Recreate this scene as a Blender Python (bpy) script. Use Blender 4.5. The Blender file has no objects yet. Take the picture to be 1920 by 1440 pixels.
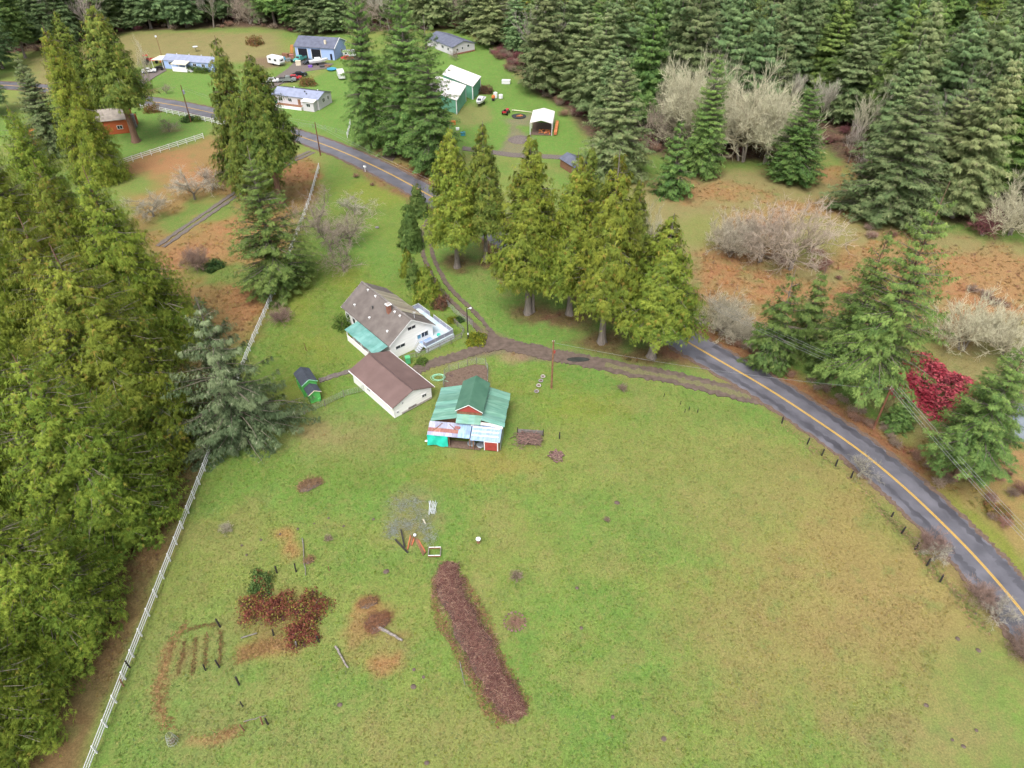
import bpy, math, random
import numpy as np

# ------------------------------------------------------------------ camera, sky, sun, exposure
scene = bpy.context.scene
COL = scene.collection
R = math.radians
FOV, PITCH, HC = 71.0, 39.5, 70.0
cam_data = bpy.data.cameras.new('camera')
cam = bpy.data.objects.new('camera', cam_data)
COL.objects.link(cam)
cam_data.sensor_fit = 'HORIZONTAL'
cam_data.angle = R(FOV)
cam_data.clip_start, cam_data.clip_end = 0.5, 12000
cam.location = (0, 0, HC)
cam.rotation_euler = (R(90 - PITCH), 0, 0)
scene.camera = cam

SUN_EL, SUN_AZ = 58, 200          # high soft sun behind thin overcast, from behind the camera
world = bpy.data.worlds.new('World')
scene.world = world
world.use_nodes = True
wn, wl = world.node_tree.nodes, world.node_tree.links
wn.clear()
w_out = wn.new('ShaderNodeOutputWorld')
w_bg = wn.new('ShaderNodeBackground')
w_sky = wn.new('ShaderNodeTexSky')
w_sky.sky_type = 'NISHITA'
w_sky.sun_disc = False
w_sky.sun_elevation = R(SUN_EL)
w_sky.sun_rotation = R(SUN_AZ)
w_sky.air_density, w_sky.dust_density, w_sky.ozone_density = 1.0, 4.0, 1.0
w_hsv = wn.new('ShaderNodeHueSaturation')      # an overcast sky is nearly colourless
w_hsv.inputs['Saturation'].default_value = 0.25
w_bg.inputs['Strength'].default_value = 0.13
wl.new(w_sky.outputs[0], w_hsv.inputs['Color'])
wl.new(w_hsv.outputs[0], w_bg.inputs['Color'])
wl.new(w_bg.outputs[0], w_out.inputs['Surface'])

sun_data = bpy.data.lights.new('sun', 'SUN')
sun_data.energy, sun_data.angle, sun_data.color = 1.4, R(35), (1.0, 0.96, 0.9)
sun = bpy.data.objects.new('sun', sun_data)
COL.objects.link(sun)
sun.location = (0, -50, 200)
sun.rotation_euler = (R(90 - SUN_EL), 0, R(-20))

scene.view_settings.view_transform = 'Standard'
scene.view_settings.look = 'None'
scene.view_settings.gamma = 1.0
scene.view_settings.use_curve_mapping = False
scene.view_settings.exposure = 1.3
world.cycles.sampling_method = 'NONE'      # the overcast sky is smooth: bounced rays find it
scene.cycles.use_adaptive_sampling = True
scene.cycles.adaptive_threshold = 0.03
scene.cycles.max_bounces = 5
scene.cycles.diffuse_bounces = 4
scene.cycles.glossy_bounces = 1
scene.cycles.transmission_bounces = 2

# ------------------------------------------------------------------ helpers
FPX = 960 / math.tan(R(FOV / 2))
_cp, _sp = math.cos(R(PITCH)), math.sin(R(PITCH))
def G(u, v, z=0.0):
    """surveyed point of the place: where the line of sight of a photograph pixel meets height z"""
    x, y = (u - 960) / FPX, -(v - 720) / FPX
    d = (x, _cp + y * _sp, -_sp + y * _cp)
    t = (HC - z) / -d[2]
    return (d[0] * t, d[1] * t, z)
def G2(u, v, z=0.0): return G(u, v, z)[:2]
def height_to(u, v, vt):
    """height of a plumb thing that stands at pixel (u, v) and ends at image row vt"""
    x, y, _ = G(u, v)
    lo, hi = 0.0, 69.0
    for _ in range(40):
        m = (lo + hi) / 2
        yc = y * _sp + (m - HC) * _cp
        zc = y * _cp - (m - HC) * _sp
        if 720 - FPX * yc / zc > vt: lo = m
        else: hi = m
    return m

rnd = random.Random(7)
M = {}

def mat(name, col, rough=0.75, var=0.2, scale=2.5, col2=None, bump=0.0, metal=0.0, spec=0.3, stretch=None, detail=4, tint=False, randval=0.0, trans=0.0):
    m = bpy.data.materials.new(name); m.use_nodes = True
    n, l = m.node_tree.nodes, m.node_tree.links
    b = n['Principled BSDF']
    b.inputs['Roughness'].default_value = rough
    b.inputs['Metallic'].default_value = metal
    b.inputs['Specular IOR Level'].default_value = spec
    tc = n.new('ShaderNodeTexCoord')
    src = tc.outputs['Object']
    if stretch:
        mp = n.new('ShaderNodeMapping'); mp.inputs['Scale'].default_value = stretch
        l.new(src, mp.inputs[0]); src = mp.outputs[0]
    nz = n.new('ShaderNodeTexNoise'); nz.inputs['Scale'].default_value = scale; nz.inputs['Detail'].default_value = detail
    l.new(src, nz.inputs['Vector'])
    rmp = n.new('ShaderNodeMapRange')
    rmp.inputs['From Min'].default_value, rmp.inputs['From Max'].default_value = 0.3, 0.7
    l.new(nz.outputs['Fac'], rmp.inputs['Value'])
    mx = n.new('ShaderNodeMix'); mx.data_type = 'RGBA'
    l.new(rmp.outputs[0], mx.inputs['Factor'])
    if not tint:                               # the photograph is exposed for the trees: keep painted things below white
        col = tuple(x * .78 for x in col); col2 = tuple(x * .78 for x in col2) if col2 else None
    c = col if len(col) == 4 else (*col, 1)
    c2 = (*col2, 1) if col2 else tuple(min(1, x * (1 + var)) for x in c[:3]) + (1,)
    c1 = c if col2 else tuple(x * (1 - var) for x in c[:3]) + (1,)
    mx.inputs[6].default_value, mx.inputs[7].default_value = c1, c2
    out = mx.outputs[2]
    if tint:
        at = n.new('ShaderNodeAttribute'); at.attribute_name = 'tint'
        mu = n.new('ShaderNodeMix'); mu.data_type = 'RGBA'; mu.blend_type = 'MULTIPLY'; mu.inputs['Factor'].default_value = 1
        l.new(out, mu.inputs[6]); l.new(at.outputs['Color'], mu.inputs[7]); out = mu.outputs[2]
    if randval:
        oi = n.new('ShaderNodeObjectInfo')
        hs = n.new('ShaderNodeHueSaturation')
        r1 = n.new('ShaderNodeMapRange'); r1.inputs['To Min'].default_value, r1.inputs['To Max'].default_value = 1 - randval, 1 + randval
        r2 = n.new('ShaderNodeMapRange'); r2.inputs['To Min'].default_value, r2.inputs['To Max'].default_value = 0.5 - randval * .07, 0.5 + randval * .07
        ml = n.new('ShaderNodeMath'); ml.operation = 'MULTIPLY'; ml.inputs[1].default_value = 7.31
        fr = n.new('ShaderNodeMath'); fr.operation = 'FRACT'
        l.new(oi.outputs['Random'], r1.inputs['Value']); l.new(oi.outputs['Random'], ml.inputs[0]); l.new(ml.outputs[0], fr.inputs[0]); l.new(fr.outputs[0], r2.inputs['Value'])
        l.new(r1.outputs[0], hs.inputs['Value']); l.new(r2.outputs[0], hs.inputs['Hue']); l.new(out, hs.inputs['Color']); out = hs.outputs['Color']
    l.new(out, b.inputs['Base Color'])
    if trans:                                  # thin leaves let light through
        tl = n.new('ShaderNodeBsdfTranslucent'); ms = n.new('ShaderNodeMixShader'); ms.inputs[0].default_value = trans
        l.new(out, tl.inputs['Color']); l.new(b.outputs[0], ms.inputs[1]); l.new(tl.outputs[0], ms.inputs[2])
        l.new(ms.outputs[0], n['Material Output'].inputs['Surface'])
    if bump:
        bp = n.new('ShaderNodeBump'); bp.inputs['Strength'].default_value = bump; bp.inputs['Distance'].default_value = 0.05
        l.new(nz.outputs['Fac'], bp.inputs['Height']); l.new(bp.outputs[0], b.inputs['Normal'])
    M[name] = m
    return m

def tag(o, label=None, cat=None, group=None, kind=None):
    if label: o['label'] = label
    if cat: o['category'] = cat
    if group: o['group'] = group
    if kind: o['kind'] = kind
    return o
def thing(name, label, cat, loc=(0, 0, 0), rz=0.0, group=None, scale=None):
    o = bpy.data.objects.new(name, None); COL.objects.link(o)
    o.empty_display_size = 0.3
    o.location = loc if len(loc) == 3 else (*loc, 0); o.rotation_euler = (0, 0, rz)
    if scale: o.scale = scale
    return tag(o, label, cat, group)
def put(name, mesh, parent=None, loc=(0, 0, 0), rz=0.0):
    o = bpy.data.objects.new(name, mesh); COL.objects.link(o); o.parent = parent
    o.location = loc if len(loc) == 3 else (*loc, 0); o.rotation_euler = (0, 0, rz)
    return o

def np_mesh(name, V, F, material, tint=None, smooth=False):
    """mesh from arrays; F is (n,3) or (n,4)"""
    me = bpy.data.meshes.new(name)
    V = np.asarray(V, np.float32); F = np.asarray(F, np.int32)
    n, k = F.shape
    me.vertices.add(len(V)); me.vertices.foreach_set('co', V.ravel())
    me.loops.add(n * k); me.loops.foreach_set('vertex_index', F.ravel())
    me.polygons.add(n)
    me.polygons.foreach_set('loop_start', np.arange(0, n * k, k, dtype=np.int32))
    me.polygons.foreach_set('loop_total', np.full(n, k, np.int32))
    if smooth: me.polygons.foreach_set('use_smooth', np.ones(n, bool))
    if tint is not None:
        a = me.color_attributes.new('tint', 'FLOAT_COLOR', 'POINT')
        c = np.ones((len(V), 4), np.float32); c[:, :3] = tint
        a.data.foreach_set('color', c.ravel())
    me.update(calc_edges=True)
    me.materials.append(material)
    return me

class MB:
    """collects shapes of ONE part"""
    def __init__(s): s.v, s.f = [], []
    def add(s, vs, fs):
        b = len(s.v); s.v += [tuple(x) for x in vs]; s.f += [tuple(b + i for i in q) for q in fs]; return s
    def box(s, c, d, rz=0.0):
        x, y, z = (k / 2 for k in d); co, si = math.cos(rz), math.sin(rz)
        vs = []
        for dz in (-z, z):
            for dx, dy in ((-x, -y), (x, -y), (x, y), (-x, y)):
                vs.append((c[0] + co * dx - si * dy, c[1] + si * dx + co * dy, c[2] + dz))
        return s.add(vs, [(3, 2, 1, 0), (4, 5, 6, 7), (0, 1, 5, 4), (1, 2, 6, 5), (2, 3, 7, 6), (3, 0, 4, 7)])
    def slab(s, a, b, c, d, t):
        """sheet with corners a b c d (counter-clockwise from above) and thickness t downwards"""
        q = [a, b, c, d]
        vs = [(x, y, z - t) for x, y, z in q] + q
        return s.add(vs, [(3, 2, 1, 0), (4, 5, 6, 7), (0, 1, 5, 4), (1, 2, 6, 5), (2, 3, 7, 6), (3, 0, 4, 7)])
    def prism_x(s, poly, x0, x1):
        """(y,z) outline extruded along x"""
        n = len(poly)
        vs = [(x0, y, z) for y, z in poly] + [(x1, y, z) for y, z in poly]
        return s.add(vs, [tuple(range(n - 1, -1, -1)), tuple(range(n, 2 * n))] + [(i, (i + 1) % n, n + (i + 1) % n, n + i) for i in range(n)])
    def prism_y(s, poly, y0, y1):
        n = len(poly)
        vs = [(x, y0, z) for x, z in poly] + [(x, y1, z) for x, z in poly]
        return s.add(vs, [tuple(range(n)), tuple(range(2 * n - 1, n - 1, -1))] + [(i, n + i, n + (i + 1) % n, (i + 1) % n) for i in range(n)])
    def prism_z(s, poly, z0, z1):
        n = len(poly)
        vs = [(x, y, z0) for x, y in poly] + [(x, y, z1) for x, y in poly]
        return s.add(vs, [tuple(range(n - 1, -1, -1)), tuple(range(n, 2 * n))] + [(i, (i + 1) % n, n + (i + 1) % n, n + i) for i in range(n)])
    def tube(s, p, q, r0, r1=None, n=6):
        r1 = r0 if r1 is None else r1
        p, q = np.array(p, float), np.array(q, float); d = q - p; d /= (np.linalg.norm(d) or 1)
        a = np.cross(d, (0, 0, 1) if abs(d[2]) < .9 else (1, 0, 0)); a /= np.linalg.norm(a); b = np.cross(d, a)
        vs = []
        for c, r in ((p, r0), (q, r1)):
            for i in range(n):
                t = 2 * math.pi * i / n; vs.append(tuple(c + r * (math.cos(t) * a + math.sin(t) * b)))
        return s.add(vs, [tuple(range(n)), tuple(range(2 * n - 1, n - 1, -1))] + [(i, n + i, n + (i + 1) % n, (i + 1) % n) for i in range(n)])
    def lathe(s, c, prof, n=10, sx=1.0, sy=1.0):
        """prof: [(r,z)...] bottom to top"""
        vs = []; k = len(prof)
        for r, z in prof:
            for i in range(n):
                t = 2 * math.pi * i / n; vs.append((c[0] + sx * r * math.cos(t), c[1] + sy * r * math.sin(t), c[2] + z))
        fs = [(j * n + i, j * n + (i + 1) % n, (j + 1) * n + (i + 1) % n, (j + 1) * n + i) for j in range(k - 1) for i in range(n)]
        return s.add(vs, fs + [tuple(range(n - 1, -1, -1)), tuple(range((k - 1) * n, k * n))])
    def mesh(s, name, material):
        me = bpy.data.meshes.new(name); me.from_pydata(s.v, [], s.f); me.update(); me.materials.append(M[material] if isinstance(material, str) else material)
        return me
    def build(s, name, material, parent=None, loc=(0, 0, 0), rz=0.0):
        return put(name, s.mesh(name, material), parent, loc, rz)

# numpy lattice noise (0..1)
_tab = np.random.default_rng(11).random((256, 256))
def vnoise(x, y, s):
    x, y = np.asarray(x) / s + 1000.3, np.asarray(y) / s + 1000.7
    xi, yi = np.floor(x).astype(int), np.floor(y).astype(int)
    fx, fy = x - xi, y - yi
    fx, fy = fx * fx * (3 - 2 * fx), fy * fy * (3 - 2 * fy)
    a, b = _tab[xi % 256, yi % 256], _tab[(xi + 1) % 256, yi % 256]
    c, d = _tab[xi % 256, (yi + 1) % 256], _tab[(xi + 1) % 256, (yi + 1) % 256]
    return (a * (1 - fx) + b * fx) * (1 - fy) + (c * (1 - fx) + d * fx) * fy
def fbm(x, y, s, o=3):
    t, a, w = 0, 1.0, 0
    for i in range(o):
        t = t + a * vnoise(x + i * 37.1, y - i * 21.7, s / 2 ** i); w += a; a *= .55
    return t / w
def sstep(a, b, x):
    t = np.clip((x - a) / (b - a), 0, 1); return t * t * (3 - 2 * t)

def poly_sd(px, py, poly):
    """signed distance (negative inside) of points to a polygon"""
    P = np.asarray(poly, float); d = np.full(px.shape, 1e18); ins = np.zeros(px.shape, bool)
    for i in range(len(P)):
        a, b = P[i], P[(i + 1) % len(P)]
        e = b - a; wx, wy = px - a[0], py - a[1]
        t = np.clip((wx * e[0] + wy * e[1]) / max(e @ e, 1e-9), 0, 1)
        d = np.minimum(d, (wx - e[0] * t) ** 2 + (wy - e[1] * t) ** 2)
        cr = ((a[1] > py) != (b[1] > py))
        with np.errstate(divide='ignore', invalid='ignore'):
            xi = a[0] + (py - a[1]) * e[0] / (e[1] if abs(e[1]) > 1e-12 else 1e-12)
        ins ^= cr & (px < xi)
    return np.where(ins, -1, 1) * np.sqrt(d)
def line_sd(px, py, line):
    """signed distance to a polyline (right of its direction is positive) and running length"""
    P = np.asarray(line, float); best = np.full(px.shape, 1e18); sg = np.zeros(px.shape); run = np.zeros(px.shape); acc = 0.0
    for a, b in zip(P[:-1], P[1:]):
        e = b - a; L = math.hypot(*e); wx, wy = px - a[0], py - a[1]
        t = np.clip((wx * e[0] + wy * e[1]) / (L * L), 0, 1)
        d = (wx - e[0] * t) ** 2 + (wy - e[1] * t) ** 2
        m = d < best
        best = np.where(m, d, best); sg = np.where(m, np.sign(wx * e[1] - wy * e[0]), sg); run = np.where(m, acc + t * L, run)
        acc += L
    return np.sqrt(best) * sg, run
def smooth_line(P, n=8):
    """Catmull-Rom through the points"""
    P = [np.array(p, float) for p in P]; P = [2 * P[0] - P[1]] + P + [2 * P[-1] - P[-2]]; out = []
    for i in range(1, len(P) - 2):
        p0, p1, p2, p3 = P[i - 1:i + 3]
        for k in range(n):
            t = k / n
            out.append(.5 * (2 * p1 + (p2 - p0) * t + (2 * p0 - 5 * p1 + 4 * p2 - p3) * t * t + (3 * p1 - p0 - 3 * p2 + p3) * t ** 3))
    out.append(P[-2]); return np.array(out)
def offset_line(P, d):
    """line moved d to the right"""
    T = np.gradient(P, axis=0); T /= np.linalg.norm(T, axis=1)[:, None]
    return P + d * np.stack([T[:, 1], -T[:, 0]], 1)
def pxpoly(pts): return [G2(*p) for p in pts]
def ell(u, v, ru, rv, n=12):
    """oval patch of ground round pixel (u, v)"""
    c = np.array(G2(u, v)); a = np.array(G2(u + ru, v)) - c; b = (np.array(G2(u, v + rv)) - np.array(G2(u, v - rv))) / 2
    return [tuple(c + a * math.cos(2 * math.pi * i / n) + b * math.sin(2 * math.pi * i / n)) for i in range(n)]
def ribbon(name, line, w0, w1, z, t, material, parent=None):
    """slab that follows a line from offset w0 to w1, top at z, t thick"""
    A, B = offset_line(line, w0), offset_line(line, w1); n = len(line)
    V = []
    for zz in (z, z - t):
        V += [(x, y, zz) for x, y in A] + [(x, y, zz) for x, y in B]
    F = []
    for i in range(n - 1):
        F += [(i, i + 1, n + i + 1, n + i)[::-1], (2 * n + i, 2 * n + i + 1, 3 * n + i + 1, 3 * n + i), (i, i + 1, 2 * n + i + 1, 2 * n + i), (n + i, 3 * n + i, 3 * n + i + 1, n + i + 1)]
    return MB().add(V, F).build(name, material, parent)
# ------------------------------------------------------------------ materials
mat('asphalt', (.085, .083, .098), .5, .2, .35, col2=(.16, .155, .18), bump=.08, detail=10, spec=.45)
mat('line_yellow', (.62, .38, .05), .7, .15, 6)
mat('gravel', (.11, .088, .08), .9, .3, 3, col2=(.19, .16, .145), bump=.5, detail=8)
mat('mud', (.085, .062, .05), .8, .3, 1.2, col2=(.16, .118, .095), bump=.4, detail=8)
mat('soil', (.11, .072, .052), .95, .3, 3, col2=(.18, .125, .095), bump=.6, detail=8)
mat('water', (.05, .055, .05), .06, .2, 1, spec=.5)
mat('pond_water', (.2, .23, .26), .12, .2, .5, spec=.5)
mat('vinyl', (.78, .78, .8), .4, .04, 2)
mat('bark_red', (.2, .115, .08), .9, .35, 6, stretch=(1, 1, .15), bump=.6)
mat('bark_grey', (.2, .17, .145), .9, .35, 6, stretch=(1, 1, .15), bump=.6)
mat('bark_dark', (.06, .045, .04), .9, .35, 6, stretch=(1, 1, .15), bump=.6)
mat('dead_limb', (.22, .19, .15), .9, .3, 3)
mat('twig', (1, 1, 1), .9, .2, 2, tint=True, randval=.12)
mat('cedar_leaf', (1, 1, 1), .65, .2, .35, tint=True, randval=.14, spec=.2, trans=.35)
mat('fir_leaf', (1, 1, 1), .65, .25, .35, tint=True, randval=.22, spec=.2, trans=.3)
mat('leaf', (1, 1, 1), .65, .2, .8, tint=True, randval=.06, spec=.2, trans=.3)
mat('grass', (1, 1, 1), .8, .15, 2, tint=True, spec=.15, trans=.3)
mat('asphalt_wet', (.06, .058, .068), .3, .2, .5, col2=(.1, .098, .115), detail=8, spec=.5)
mat('white_paint', (.8, .8, .8), .6, .06, 1.5)
mat('white_siding', (.98, .97, .95), .6, .08, 1.2, stretch=(.4, .4, 6))
mat('glass', (.03, .035, .045), .08, .3, 1, spec=.6)
mat('glass_blue', (.12, .3, .42), .12, .3, 1, spec=.5)
mat('shingle_taupe', (.12, .10, .092), .85, .25, .7, col2=(.19, .163, .15), bump=.4, detail=10)
mat('metal_tan', (.3, .25, .19), .5, .3, 1.2, col2=(.44, .39, .31), stretch=(3, .6, 1), detail=6, randval=0.3)
mat('roof_brown', (.14, .088, .08), .6, .1, .5, col2=(.185, .12, .11), bump=.1, detail=8)
mat('ridge_brown', (.11, .07, .065), .6, .15, 2)
mat('teal_roof', (.1, .27, .24), .45, .2, .8, col2=(.2, .4, .37), detail=6, randval=0.12)
mat('green_roof', (.10, .25, .19), .5, .2, .6, col2=(.2, .37, .3), stretch=(1, 5, 1), detail=8, randval=0.22)
mat('green_roof_dark', (.05, .135, .09), .55, .2, .6, col2=(.085, .19, .13), detail=8)
mat('rust_sheet', (.28, .1, .08), .6, .3, 1, col2=(.4, .2, .17), stretch=(6, 1, 1), detail=8, randval=0.2)
mat('pale_sheet', (.26, .27, .38), .5, .2, 1.2, col2=(.42, .42, .52), stretch=(6, 1, 1), detail=8, randval=0.2)
mat('blue_sheet', (.2, .31, .5), .5, .2, 1.2, col2=(.36, .48, .64), stretch=(6, 1, 1), detail=8, randval=0.16)
mat('red_paint', (.36, .06, .05), .6, .15, 1.5)
mat('tarp_turquoise', (.03, .55, .42), .5, .15, 1.2)
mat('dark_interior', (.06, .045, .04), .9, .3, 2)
mat('old_wood', (.2, .18, .165), .9, .3, 3, stretch=(1, 1, .3), bump=.3)
mat('brown_wood', (.24, .12, .07), .85, .3, 3, bump=.3)
mat('dark_wood', (.035, .03, .028), .9, .3, 3, bump=.3)
mat('orange_wood', (.5, .18, .07), .8, .25, 3, bump=.3, randval=0.2)
mat('log_bark', (.12, .07, .06), .9, .4, 4, col2=(.27, .17, .145), bump=.5, randval=0.35)
mat('log_grey', (.25, .22, .2), .9, .4, 4, bump=.5)
mat('brick', (.3, .13, .09), .9, .25, 4, bump=.4)
mat('deck_pale', (.42, .55, .62), .6, .12, 1, col2=(.62, .67, .68), detail=6)
mat('deck_blue', (.26, .38, .68), .6, .15, 1.2)
mat('rail_grey', (.5, .53, .58), .5, .1, 2)
mat('lime_paint', (.12, .5, .12), .6, .12, 1.5)
mat('shed_roof', (.06, .07, .09), .85, .2, 1.5, bump=.3)
mat('cream', (.7, .62, .48), .6, .1, 1)
mat('blue_siding', (.36, .48, .78), .6, .08, 1, stretch=(.4, .4, 6))
mat('slate_roof', (.12, .13, .18), .8, .2, 1, bump=.3)
mat('grey_roof', (.26, .29, .4), .7, .15, 1, bump=.2)
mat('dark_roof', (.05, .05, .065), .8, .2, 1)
mat('black_door', (.012, .012, .02), .5, .3, 1)
mat('lilac_siding', (.6, .57, .6), .6, .08, 1, stretch=(.4, .4, 6))
mat('green_metal', (.16, .4, .28), .5, .1, 1, stretch=(4, 4, .3))
mat('white_roof', (.72, .68, .66), .5, .05, .5)
mat('red_siding', (.42, .1, .035), .7, .15, 1, stretch=(.4, .4, 5))
mat('taupe_roof', (.3, .26, .22), .8, .2, 1)
mat('steel', (.45, .5, .55), .35, .2, 2, metal=.6)
mat('dark_steel', (.09, .095, .1), .5, .2, 2, metal=.4)
mat('black', (.015, .015, .017), .5, .3, 3)
mat('car_red', (.5, .03, .04), .25, .08, 1, spec=.5)
mat('car_black', (.02, .022, .028), .2, .1, 1, spec=.5)
mat('car_white', (.75, .75, .76), .3, .05, 1, spec=.5)
mat('car_grey', (.2, .22, .22), .3, .1, 1, spec=.5)
mat('car_teal', (.1, .38, .36), .3, .1, 1, spec=.5)
mat('purple', (.2, .1, .45), .5, .1, 1)
mat('blue_plastic', (.05, .28, .42), .5, .15, 1)
mat('orange_paint', (.65, .2, .05), .5, .15, 1)
mat('green_plastic', (.1, .45, .2), .45, .15, 1)
mat('hose_green', (.3, .65, .42), .5, .15, 2)
mat('pvc', (.7, .74, .8), .4, .06, 2)
mat('net', (.3, .33, .3), .8, .15, 2)
mat('wire', (.35, .37, .36), .5, .1, 2, metal=.3)
mat('cable', (.3, .31, .32), .6, .1, 2)
mat('pole_wood', (.17, .07, .04), .85, .3, 3, stretch=(1, 1, .2))
mat('concrete', (.42, .38, .35), .9, .2, 3, bump=.3)
mat('rock', (.27, .25, .25), .9, .3, 3, bump=.4)
mat('ash', (.04, .04, .04), .95, .3, 3)

# ------------------------------------------------------------------ roads traced on the ground
ROAD = smooth_line([(-190, 236), (-150, 229), (-121.5, 221.1), (-98.2, 212.1), (-86.3, 206.3), (-71.9, 198.1), (-57.7, 188.8), (-44.7, 178.7), (-32.8, 167.4), (-23.2, 157.0), (-12.8, 144.8), (-3.8, 133.8), (5.2, 123.0), (13.7, 113.3), (21.4, 104.5), (28.0, 96.9), (33.2, 90.7), (38.9, 83.8), (44.0, 76.6), (48.0, 70.3), (51.1, 63.9), (53.2, 58.3), (54.7, 53.6), (55.6, 50.0), (56.2, 47.0), (56.6, 44.2), (57.2, 36), (57.4, 20)], 5)
DRIVE_E = smooth_line(pxpoly([(1440, 748), (1400, 740), (1340, 726), (1260, 706), (1190, 694), (1100, 676), (1040, 664), (980, 651), (935, 640), (905, 632)]), 5)
DRIVE_N = smooth_line(pxpoly([(920, 634), (895, 602), (866, 572), (832, 537), (812, 500), (801, 470), (799, 445), (805, 420), (830, 398)]), 5)
DRIVE_W = smooth_line(pxpoly([(935, 648), (900, 654), (855, 668), (800, 684), (770, 700)]), 5)
PATH_L = smooth_line(pxpoly([(300, 462), (345, 430), (385, 403), (424, 376), (470, 345), (540, 305), (585, 284)]), 4)
FENCE = [(-38.6, 18), (-39.16, 28.82), (-41.12, 67.94), (-42.6, 94.44), (-43.02, 115.28), (-44.71, 148), (-46.6, 168)]

# ------------------------------------------------------------------ ground colours (what grows or lies there)
C_GRN, C_YEL, C_TAN = (.112, .198, .038), (.162, .204, .048), (.215, .184, .076)
C_LAWN, C_RUST, C_LEAF = (.112, .215, .04), (.31, .15, .07), (.135, .062, .042)
C_FLOOR, C_OLIVE, C_DIRT, C_MOSS = (.10, .062, .045), (.205, .18, .074), (.15, .105, .085), (.16, .20, .03)
Z = []
def zone(poly, col, k=1.0, soft=2.0, amp=2.0): Z.append((np.asarray(poly, float), col, k, soft, amp))
FOREST_R = pxpoly([(880, 62), (930, 105), (985, 165), (1060, 212), (1090, 250), (1200, 285), (1300, 305), (1440, 300), (1545, 275), (1610, 325), (1650, 390), (1800, 415), (1930, 425)]) + [(330, 120), (330, 400), (-16, 400)]
FOREST_T = [(-330, 250), (-200, 255), (-172, 266), (-152, 276), (-146, 296), (-98, 302), (-75, 292), (-29, 298), (-14, 305), (-14, 400), (-330, 400)]
zone(FOREST_R, C_FLOOR, 1, 3, 4); zone(FOREST_T, C_FLOOR, 1, 3, 4)
zone(pxpoly([(1180, 345), (1300, 318), (1440, 318), (1540, 305), (1620, 350), (1650, 420), (1800, 440), (1940, 460), (1960, 940), (1800, 880), (1650, 760), (1500, 665), (1330, 590), (1230, 480)]), C_OLIVE, 1, 3, 4)
for e in [(1370, 545, 60, 22), (1490, 545, 70, 24), (1600, 590, 60, 25), (1850, 520, 90, 45), (1740, 530, 60, 30), (1880, 870, 45, 60), (1560, 325, 50, 14), (1500, 400, 70, 24), (1800, 610, 50, 30), (1420, 430, 60, 30), (1900, 960, 30, 60), (1330, 360, 60, 16), (1590, 470, 30, 20), (1450, 600, 60, 20), (1400, 480, 50, 20), (1700, 470, 40, 30), (1880, 600, 50, 30), (1640, 520, 40, 30), (1350, 500, 40, 20)]:
    zone(ell(e[0], e[1], e[2] * 1.25, e[3] * 1.2), C_RUST, .66, 4.5, 9)
for e in [(1530, 440, 60, 40), (1310, 430, 50, 30), (1680, 650, 70, 30), (1900, 640, 60, 40)]:
    zone(ell(*e), C_YEL, .6, 3, 4)
zone(pxpoly([(60, 110), (250, 60), (400, 60), (520, 60), (530, 110), (400, 120), (290, 110), (120, 170), (40, 200)]), C_OLIVE, 1, 4, 5)
zone(pxpoly([(225, 318), (400, 252), (590, 296), (590, 340), (568, 400), (520, 530), (470, 640), (300, 660), (270, 480)]), (.25, .155, .062), .95, 2.5, 4)
for e in [(300, 300, 70, 25), (360, 330, 40, 20), (440, 430, 50, 25), (360, 480, 60, 30), (540, 320, 60, 20), (460, 560, 40, 40), (585, 340, 14, 40)]:
    zone(ell(*e), C_RUST, .8, 2.5, 4)
for e in [(390, 393, 55, 22), (330, 420, 40, 18), (400, 510, 50, 22), (260, 345, 30, 20), (480, 520, 30, 20)]:
    zone(ell(*e), C_GRN, .85, 2.5, 4)
zone(pxpoly([(262, 172), (300, 138), (400, 138), (500, 160), (560, 158), (640, 122), (720, 120), (760, 200), (700, 262), (640, 262), (560, 238), (400, 198)]), C_LAWN, 1, 1.5, 1.5)
zone(pxpoly([(235, 205), (300, 208), (395, 228), (396, 248), (225, 302), (180, 300), (190, 240)]), C_LAWN, .9, 1.5, 1.5)
zone(pxpoly([(860, 62), (925, 85), (990, 165), (1060, 205), (1090, 255), (1070, 290), (860, 285), (760, 200), (800, 110)]), C_LAWN, 1, 2, 2)
zone(pxpoly([(640, 310), (790, 360), (810, 470), (890, 590), (860, 660), (760, 700), (560, 770), (480, 720), (530, 520), (600, 380)]), (.12, .185, .032), .9, 3, 3)
for e in [(700, 360, 60, 25), (560, 560, 30, 40), (600, 650, 40, 30), (560, 740, 50, 25), (670, 520, 50, 25), (960, 700, 70, 30), (1100, 760, 90, 30)]:
    zone(ell(*e), (.175, .2, .03), .6, 3, 4)
for e in [(655, 460, 60, 30), (720, 500, 40, 30), (700, 720, 60, 30), (860, 480, 40, 20), (1300, 690, 80, 14), (1010, 620, 60, 20), (960, 690, 60, 30)]:
    zone(ell(*e), C_LAWN, .7, 3, 3)
for e in [(862, 492, 30, 18), (915, 490, 20, 14), (1000, 585, 46, 18), (1070, 598, 46, 18), (1130, 640, 52, 20), (1225, 668, 50, 18), (970, 520, 40, 20), (930, 470, 30, 16)]:
    zone(ell(*e), C_LEAF, .75, 1.6, 2.5)
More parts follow.
